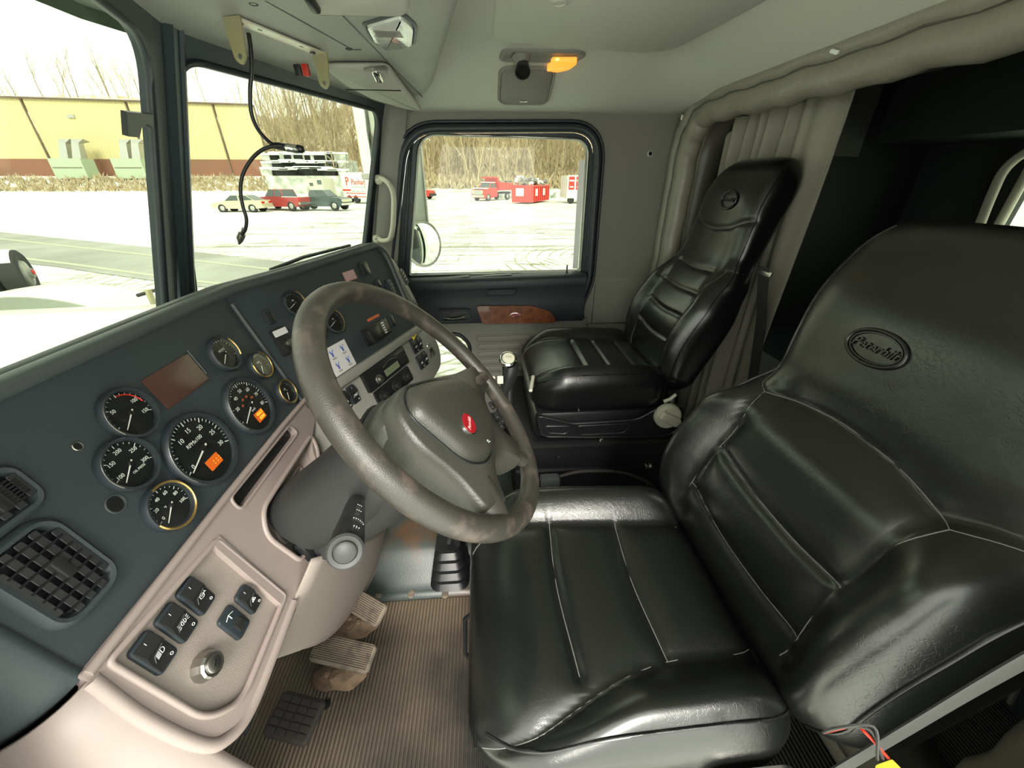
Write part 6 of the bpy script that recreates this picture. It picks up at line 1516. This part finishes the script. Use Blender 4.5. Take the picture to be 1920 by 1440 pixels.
def arch(x, r, n=8): return [(x+r*cos(pi-pi*k/n), .30+r*sin(pi*k/n)*1.0) for k in range(n+1)]
sb_ = [(2.35, .35), (2.38, .62), (2.1, .78), (1.2, .92), (-1.5, 1.0), (-2.25, .98), (-2.4, .70), (-2.38, .35)]+arch(-1.40, .38)[0:]+arch(1.40, .38)
p = RX(455, 395, 34); 
vehicle('sedan', 'champagne beige sedan, leftmost of the cars parked in the snow', 'car', (34.3, 19.0, -1.02), 1.50, .84, 4.8, 1.8, sb_, [(1.1, .92), (.45, 1.42), (-.95, 1.42), (-1.75, 1.0)], 'carbeige', (1.40, -1.40), .33,
    extra=lambda f, t: (bxs(f, t, 'tail_light', 'tail', [(.06, .42, .15, (-2.38, .60, .82)), (.06, .42, .15, (-2.38, -.60, .82)), (.30, .04, .14, (-2.22, -.90, .84))]), bxs(f, t, 'bumper', 'carbeige', [(.12, 1.7, .22, (-2.42, 0, .46))])))
pb2 = [(2.6, .45), (2.62, .95), (2.4, 1.05), (1.4, 1.12), (.9, 1.15), (-.75, 1.15), (-.8, 1.10), (-2.7, 1.12), (-2.72, .50)]+arch(-1.75, .45)+arch(1.75, .45)
vehicle('pickup_truck', 'dark red pickup truck parked between the beige sedan and the green truck', 'truck', (36.2, 16.6, -1.0), 1.18, .88, 5.3, 1.9, pb2, [(1.2, 1.12), (.65, 1.75), (-.75, 1.75), (-.95, 1.12)], 'carred', (1.75, -1.75), .38,
    extra=lambda f, t: (bxs(f, t, 'bed_floor', 'black', [(1.7, 1.6, .04, (-1.75, 0, 1.13))]), bxs(f, t, 'bed_snow', 'snowm', [(1.75, .08, .05, (-1.75, .9, 1.14)), (1.75, .08, .05, (-1.75, -.9, 1.14)), (.08, 1.7, .05, (-2.66, 0, 1.14))]), bxs(f, t, 'bumper', 'chrome', [(.16, 1.9, .20, (-2.82, 0, .62))]), bxs(f, t, 'tail_light', 'tail', [(.05, .14, .34, (-2.73, .88, .95)), (.05, .14, .34, (-2.73, -.88, .95))])))
vehicle('compact_truck', 'dark green pickup truck facing the camera beside the red pickup', 'truck', (36.3, 13.4, -1.0), -1.85, .86, 4.8, 1.8, pb2, [(1.2, 1.12), (.55, 1.72), (-.75, 1.72), (-.95, 1.12)], 'cargreen', (1.75, -1.75), .38,
    extra=lambda f, t: (bxs(f, t, 'grille', 'carbeige', [(.05, 1.5, .26, (2.63, 0, .82))]), bxs(f, t, 'bumper', 'chrome', [(.16, 1.8, .16, (2.68, 0, .52))]), bxs(f, t, 'head_light', 'cream', [(.06, .28, .2, (2.65, .68, .84)), (.06, .28, .2, (2.65, -.68, .84))])))
# camper body behind
p = RX(603, 344, 47); t = thing('camper_body', 'cream camper body showing behind the green truck', 'camper', V((47, p.y, -1.1)))
bf = Fr((47, p.y, .0), (cos(-.3), sin(-.3), 0), (-sin(-.3), cos(-.3), 0)); g = MB(); g.box(bf, 2.0, 1.7, 2.5, (0, 0, .1)); g.build('body', M['cream'], t, 0)
g = MB(); g.box(bf, .05, .5, .4, (-1.02, -.5, 1.0)); g.box(bf, .05, .4, .3, (-1.02, .5, .8)); g.build('window', M['carglass'], t, 0)
# lettered trailer
a = V((47.0, 14.9, -1.0)); b_ = V((42.6, 8.6, -1.0)); tr = thing('lettered_trailer', 'white box trailer with red lettering, half hidden behind the windshield pillar', 'trailer', a.lerp(b_, .5))
ex_ = (b_-a).normalized(); f = Fr(a, ex_, (0, 0, 1)); 
if f.ez.dot(CAM-a) < 0: f = Fr(a, ex_, ez=-f.ez); f.ey = V((0, 0, 1))
f.ex = ex_; f.ey = V((0, 0, 1)); f.ez = V((ex_.y, -ex_.x, 0)); f.ez = f.ez if f.ez.dot(CAM-a) > 0 else -f.ez
Lt = (b_-a).length
g = MB(); g.box(f, Lt, 2.35, 2.2, (Lt/2, .45+1.175, -1.1)); g.build('box_body', M['truckwhite'], tr, 0)
g = MB(); g.box(f, Lt, .12, 2.3, (Lt/2, 2.85, -1.1)); g.build('snow_roof', M['snowm'], tr, 0)
g = MB(); g.box(f, 1.3, .16, .02, (.65, 1.25, .012)); g.build('red_stripe', M['redpl'], tr, 0)
for y_ in (.95, .62): g = MB(); g.box(f, Lt-.5, .07, .02, (Lt/2+.2, y_, .012)); g.build('red_stripe', M['redpl'], tr, 0)
for k in range(4): g = MB(); g.box(f, .45, .10, .02, (1.7+.7*k, 1.15, .012)); g.build('small_print', M['hub'], tr, 0)
text('P', f, .95, 2.05, 1.15, M['redpl'], tr, 'logo_letter', .02, .01)
text('Panhan', f, 1.55, 2.0, .75, M['redpl'], tr, 'lettering', .02, .01, align='LEFT')
g = MB(); g.box(f, 2.2, .08, .02, (2.7, 1.55, .012)); g.build('small_print', M['hub'], tr, 0)
for x in (.9, 1.9): g = MB(); g.lathe(Fr(f.p(x, .38, .0), f.ex, ez=f.ez), [(.36, -.3), (.38, 0), (.2, .02), (0, .02)], 16); g.build('wheel', M['tyre'], tr, 40)
# red car half hidden behind the mirror
vehicle('red_suv', 'red sport utility vehicle half hidden behind the tall side mirror', 'car', (58.0, 8.9, -1.1), -1.9, 1.0, 4.8, 1.9, pb2, [(1.2, 1.12), (.55, 1.75), (-1.9, 1.75), (-2.3, 1.12)], 'carred2', (1.75, -1.75), .40,
    extra=lambda f, t: bxs(f, t, 'bumper', 'black', [(.2, 1.9, .3, (2.66, 0, .55))]))
# dump truck
cab = [(3.1, .5), (3.12, 1.15), (2.9, 1.30), (1.9, 1.42), (1.85, 1.5), (.35, 1.5), (.3, .5)]+arch(2.2, .48)[0:]
def dump(f, t):
    bxs(f, t, 'grille', 'hub', [(.06, 1.6, .55, (3.14, 0, .98))]); bxs(f, t, 'bumper', 'chrome', [(.2, 2.0, .24, (3.2, 0, .55))]); bxs(f, t, 'hood_snow', 'snowm', [(1.1, 1.7, .10, (2.45, 0, 1.42))])
    for y_ in (-.75, .75): bxs(f, t, 'head_light', 'cream', [(.05, .30, .22, (3.16, y_, 1.02))])
    g = MB(); P = [(-3.0, 1.15), (-3.05, 1.95), (.10, 2.15), (.25, 2.65), (.95, 2.70), (.95, 2.55), (.32, 2.50), (.15, 1.15)]
    g.loft([[f.p(x, s_*1.08, z) for x, z in P] for s_ in (-1, 1)]); g.build('dump_bed', M['carred2'], t, 0)
    bxs(f, t, 'bed_rib', 'carred2', [(.10, 2.26, .75, (-2.9+.72*k, 0, 1.55)) for k in range(5)])
    bxs(f, t, 'tarp_roll', 'junk', [(2.9, 1.9, .22, (-1.4, 0, 2.15))]); bxs(f, t, 'chassis', 'black', [(4.2, 1.0, .25, (-1.2, 0, .85))]); bxs(f, t, 'cab_snow', 'snowm', [(1.1, 1.5, .10, (.9, 0, 2.08))])
vehicle('dump_truck', 'red and silver dump truck with snow on its hood facing left in the lot', 'truck', (54.0, -1.6, -1.1), 2.45, .98, 6, 2.0, cab, [(1.85, 1.45), (1.35, 2.02), (.5, 2.02), (.35, 1.45)], 'carred2', (2.2, -1.9), .45, extra=dump)
# dumpster
t = thing('dumpster', 'bright red open-top roll-off dumpster full of scrap beside the dump truck', 'dumpster', V((48.5, -6.0, -1.1)))
hd = -.46; f = Fr((45.2, -4.4, -1.1), (cos(hd), sin(hd), 0), (-sin(hd), cos(hd), 0))
g = MB(); Ld, Wd, Hd = 6.6, 2.2, 1.75
g.loft([[f.p(0, -Wd/2, .15), f.p(0, Wd/2, .15), f.p(Ld, Wd/2, .15), f.p(Ld, -Wd/2, .15)], [f.p(-.25, -Wd/2, Hd), f.p(-.25, Wd/2, Hd), f.p(Ld, Wd/2, Hd), f.p(Ld, -Wd/2, Hd)]], caps=True); g.build('bin', M['carred2'], t, 0)
for s_ in (-1, 1):
    for k in range(9): g = MB(); g.box(f, .12, .12, Hd-.2, (.35+.74*k, s_*(Wd/2+.03), Hd/2+.1)); g.build('side_rib', M['carred2'], t, 0)
    g = MB(); g.box(f, Ld+.3, .14, .14, (Ld/2-.1, s_*Wd/2, Hd)); g.build('top_rail', M['carred2'], t, 0)
g = MB(); g.box(f, .14, Wd, .14, (-.25, 0, Hd)); g.build('top_rail', M['carred2'], t, 0)
for (c_, sx, s2) in (((-.20, .1, 1.15), .04, .9), ):
    g = MB(); g.box(f, sx, s2, .75, c_); g.build('white_sign', M['white'], t, 0)
for x in (1.6, 4.2): g = MB(); g.box(f, .7, .04, .7, (x, -Wd/2-.10, 1.1)); g.box(f, .7, .04, .7, (x, Wd/2+.10, 1.1)); g.build('white_sign', M['white'], t, 0)
rd = random.Random(9); jk = thing('scrap_pile', 'heap of dark scrap and snow piled above the rim of the red dumpster', 'scrap', f.p(Ld/2, 0, Hd))
for k in range(22):
    c_ = f.p(rd.uniform(.3, Ld-.3), rd.uniform(-.8, .8), Hd+rd.uniform(-.05, .45)); a_ = rd.uniform(0, 3); q = Fr(c_, (cos(a_), sin(a_), rd.uniform(-.4, .4)), ez=(rd.uniform(-.4, .4), rd.uniform(-.4, .4), 1)); g = MB(); g.rbox(q, rd.uniform(.4, 1.5), rd.uniform(.2, .7), rd.uniform(.1, .5), .06); g.build('scrap_piece', M['junk' if k % 3 else 'snowm'], jk, 0)
# white and red trailer at the right edge of the door window
t = thing('box_trailer', 'white box trailer with red panels at the right edge of the door window', 'trailer', V((46, -11, -1.1)))
a = RX(1062, 378, 45); f = Fr((45, a.y, -1.1), (0, -1, 0), (0, 0, 1)); f.ey = V((0, 0, 1)); f.ex = V((0, -1, 0)); f.ez = V((-1, 0, 0))
g = MB(); g.box(f, 4, 2.2, 4, (2, 1.65, -2)); g.build('box_body', M['truckwhite'], t, 0)
for x in (.45, 1.25, 2.05): g = MB(); g.box(f, .62, 1.25, .03, (x, 2.0, .015)); g.build('red_panel', M['carred2'], t, 0)
for x in (.45, 1.25): g = MB(); g.box(f, .50, .14, .02, (x, 2.25, .035)); g.box(f, .40, .12, .02, (x, 1.65, .035)); g.build('white_print', M['white'], t, 0)
for x in (.5, 3.2): g = MB(); g.lathe(Fr(f.p(x, .35, -.1), f.ex, ez=f.ez), [(.35, -.3), (.36, 0), (.2, .02), (0, .02)], 14); g.build('wheel', M['tyre'], t, 40)
for k in range(8):
    x = 60+rd.uniform(-1, 1); y = -3-1.6*k; o = MB(); sc_ = rd.uniform(.5, 1.1); q = Fr((x, y, Gz(x, y)), (1, 0, 0), (0, 1, 0)); o.lathe(q, [(sc_*1.1, -.1), (sc_, .3*sc_), (sc_*.6, .8*sc_), (0, .95*sc_)], 9); tag(o.build('rock_pile', M['rubble'], None, 30), 'snow-covered heap of rock along the tree line behind the dumpster', 'rock', 'snowy rock heaps behind the dumpster')

# ---- this truck's own outside parts
hood = MB()
def hd_(s, t):
    x = lerp(-.95, .66, s); y = lerp(.86, 3.2, t); c_ = abs(x); z = .845-.05*t-.12*smooth(.35, .95, c_)**1.5-.03*smooth(.4, 1, t)
    return (x, y, z)
hood.grid(hd_, 40, 20); hood.add([V((.66, .86, .2)), V((.66, 3.2, .2))], []); 
hb = thing('truck_hood', 'broad white hood of this truck seen below the windshield', 'hood', V((0, 2.0, .2)))
hood.v = hood.v[:-2]; hood.build('hood_panel', M['hood'], hb, 89, solid=.01)
m = MB(); m.loft([[V((.662, lerp(.86, 3.2, t/10), hd_(1, t/10)[2]+.002)), V((.69, lerp(.86, 3.2, t/10), hd_(1, t/10)[2]-.03)), V((.70, lerp(.86, 3.2, t/10), .30))] for t in range(11)], caps=False, closed=False); m.build('hood_side', M['hood'], hb, 60, solid=.006)
for (u, v, w_, h_) in ((272, 569, .012, .09), (304, 545, .010, .09)):
    p = RX(u, v, .62); g = MB(); g.box(WF, .02, w_, h_, (.66, p.y, p.z)); g.build('hood_latch', M['zinc'], hb, 0)
m = MB(); m.tube([RX(258, 554, .70), RX(302, 541, .70)], .008, 6); m.build('latch_rod', M['rubberpad'], hb, 60)
fd = thing('front_fender', 'white rounded front fender bulging beyond the hood with a dark wheel arch', 'fender', V((1.0, 1.95, .2)))
def fen(s, t):
    a = lerp(0, pi, s); y = 1.98+.56*cos(a); z = .38+.44*sin(a)**.8; x = lerp(.74, 1.28, t); z -= .12*smooth(.5, 1, t)+.10*(t**3)
    return (x, y, z)
m = MB(); m.grid(fen, 24, 10); m.build('fender_shell', M['hood'], fd, 89, solid=.012)
m = MB(); m.tube([V((.76, 2.24+.20*cos(pi*k/12), .50+.20*sin(pi*k/12))) for k in range(13)], .014, 6); m.build('arch_lip', M['hood'], fd, 60)
m = MB(); m.lathe(Fr((.752, 2.24, .50), (0, 1, 0), ez=(-1, 0, 0)), [(.195, 0), (.19, .004), (0, .004)], 24); m.build('wheel_arch', M['black'], fd, 0)
# wiper
wp_ = thing('wiper', 'black wiper blade lying at the foot of the passenger windshield', 'wiper', WP.p(.5, -.44, -.03))
a, b_ = WP.on(512, 505, -.03), WP.on(660, 462, -.03); 
m = MB(); m.tube([WP.p(*WP.on(507, 506, -.03), -.03), WP.p(*WP.on(570, 482, -.03), -.03), WP.p(*WP.on(656, 460, -.03), -.03)], .006, 6); m.build('wiper_blade', M['rubber'], wp_, 60)
m = MB(); m.tube([WP.p(*WP.on(520, 512, -.03), -.035), WP.p(*WP.on(566, 494, -.03), -.035)], .005, 6); m.build('wiper_arm', M['rubber'], wp_, 60)
# chrome exhaust stack with heat shield
p = RX(700, 300, 1.30); ex_s = thing('exhaust_stack', 'vertical chrome exhaust stack just outside the right edge of the windshield', 'exhaust', V((1.30, p.y, -.3)))
m = MB(); m.lathe(Fr((1.30, p.y, 0), (1, 0, 0), (0, 1, 0)), [(.062, -.6), (.062, 1.60), (.075, 1.605), (.075, 1.64), (.062, 1.66), (.0, 1.66)], 24); m.build('stack_pipe', M['chrome'], ex_s, 50)
for z in (.9, 1.25): m = MB(); m.lathe(Fr((1.30, p.y, z), (1, 0, 0), (0, 1, 0)), [(.063, 0), (.069, .004), (.069, .022), (.063, .026)], 24); m.build('clamp_ring', M['steel'], ex_s, 40)
# mirrors outside the passenger door
rm = thing('round_mirror', 'round convex side mirror on a thin chrome arm outside the door window', 'mirror', RX(793, 458, 1.30))
c_ = RX(793, 458, 1.30); rr_m = .118
tocam = (CAM-c_).normalized(); nz = (tocam+V((-.2, -1.15, .0)).normalized()*1.0).normalized()
f = Fr(c_, nz.cross(V((0, 0, 1))), ez=nz)
m = MB(); m.lathe(f, [(.04, -.05), (rr_m*.8, -.03), (rr_m, 0), (rr_m+.006, .004), (rr_m+.004, .010), (rr_m-.006, .008)], 32); m.build('mirror_shell', M['steel'], rm, 50)
m = MB(); m.lathe(f, [(rr_m-.004, .006), (rr_m*.8, .014), (rr_m*.5, .021), (rr_m*.25, .0245), (0, .0256)], 32); m.build('convex_glass', M['mirror'], rm, 60)
m = MB(); m.tube([c_-nz*.04, RX(775, 440, 1.34), RX(762, 425, 1.30), RX(752, 420, 1.1)], .008, 8); m.build('mirror_arm', M['chrome'], rm, 60)
tm = thing('tall_mirror', 'tall rectangular side mirror housing at the front edge of the door window', 'mirror', RX(777, 380, 1.33))
c_ = RX(768, 372, 1.34); f = Fr(c_, V((.35, -1, 0)), (0, 0, 1)); 
m = MB(); m.rbox(f, .17, .56, .05, .03, (0, 0, -.025)); m.build('mirror_housing', M['truckwhite'], tm, 40)
m = MB(); m.tube([f.p(x, y, .025) for x, y in rrect(.165, .555, .03, 5)], .006, 6, True); m.build('housing_edge', M['steel'], tm, 60)
# the other truck's dual wheels beyond the hood
tw = thing('dual_wheels', 'pair of snow-dusted dual truck tyres outside beyond the hood on the left', 'wheels', V((9.3, 11.0, -1.1)))
ax_w = V((.55, -.83, 0)).normalized()
c_ = RZ(48, 513, -.58)
for k, d in enumerate((0, .42)):
    f = Fr(c_+V((ax_w.x, ax_w.y, 0))*(-d), V((0, 0, 1)), ez=ax_w); R_ = .50
    m = MB(); m.lathe(f, [(R_*.55, .0), (R_*.62, .03), (R_*.9, .05), (R_*.985, .02), (R_, -.03), (R_, -.22), (R_*.97, -.28), (R_*.6, -.28)], 36); t_ = m.build('tyre', M['tyre'], tw, 40)
    m = MB(); m.loft([[f.p((R_+.015)*cos(a), (R_+.015)*sin(a), z) for z in (-.02, -.10, -.23)]+[f.p((R_-.01)*cos(a), (R_-.01)*sin(a), z) for z in (-.23, -.02)] for a in [(-.95+1.9*i/14) for i in range(15)]]); m.build('snow_cap', M['snowm'], t_, 40)
f = Fr(c_, V((0, 0, 1)), ez=ax_w)
m = MB(); m.lathe(f, [(.30, -.02), (.26, .05), (.12, .07), (.10, .12), (0, .13)], 24); m.build('wheel_disc', M['junk'], tw, 40)
m = MB(); q = RZ(36, 512, -.55)+ax_w*.2; m.lathe(Fr(q, V((0, 0, 1)), ez=ax_w), [(.055, 0), (.05, .03), (0, .04)], 14); m.build('tail_lamp', M['tail'], tw, 40)
m = MB(); m.box(Fr(c_+V((-.6, .9, -.1)), ax_w, (0, 0, 1)), 1.2, .25, 3.0); m.build('axle_frame', M['black'], tw, 0)
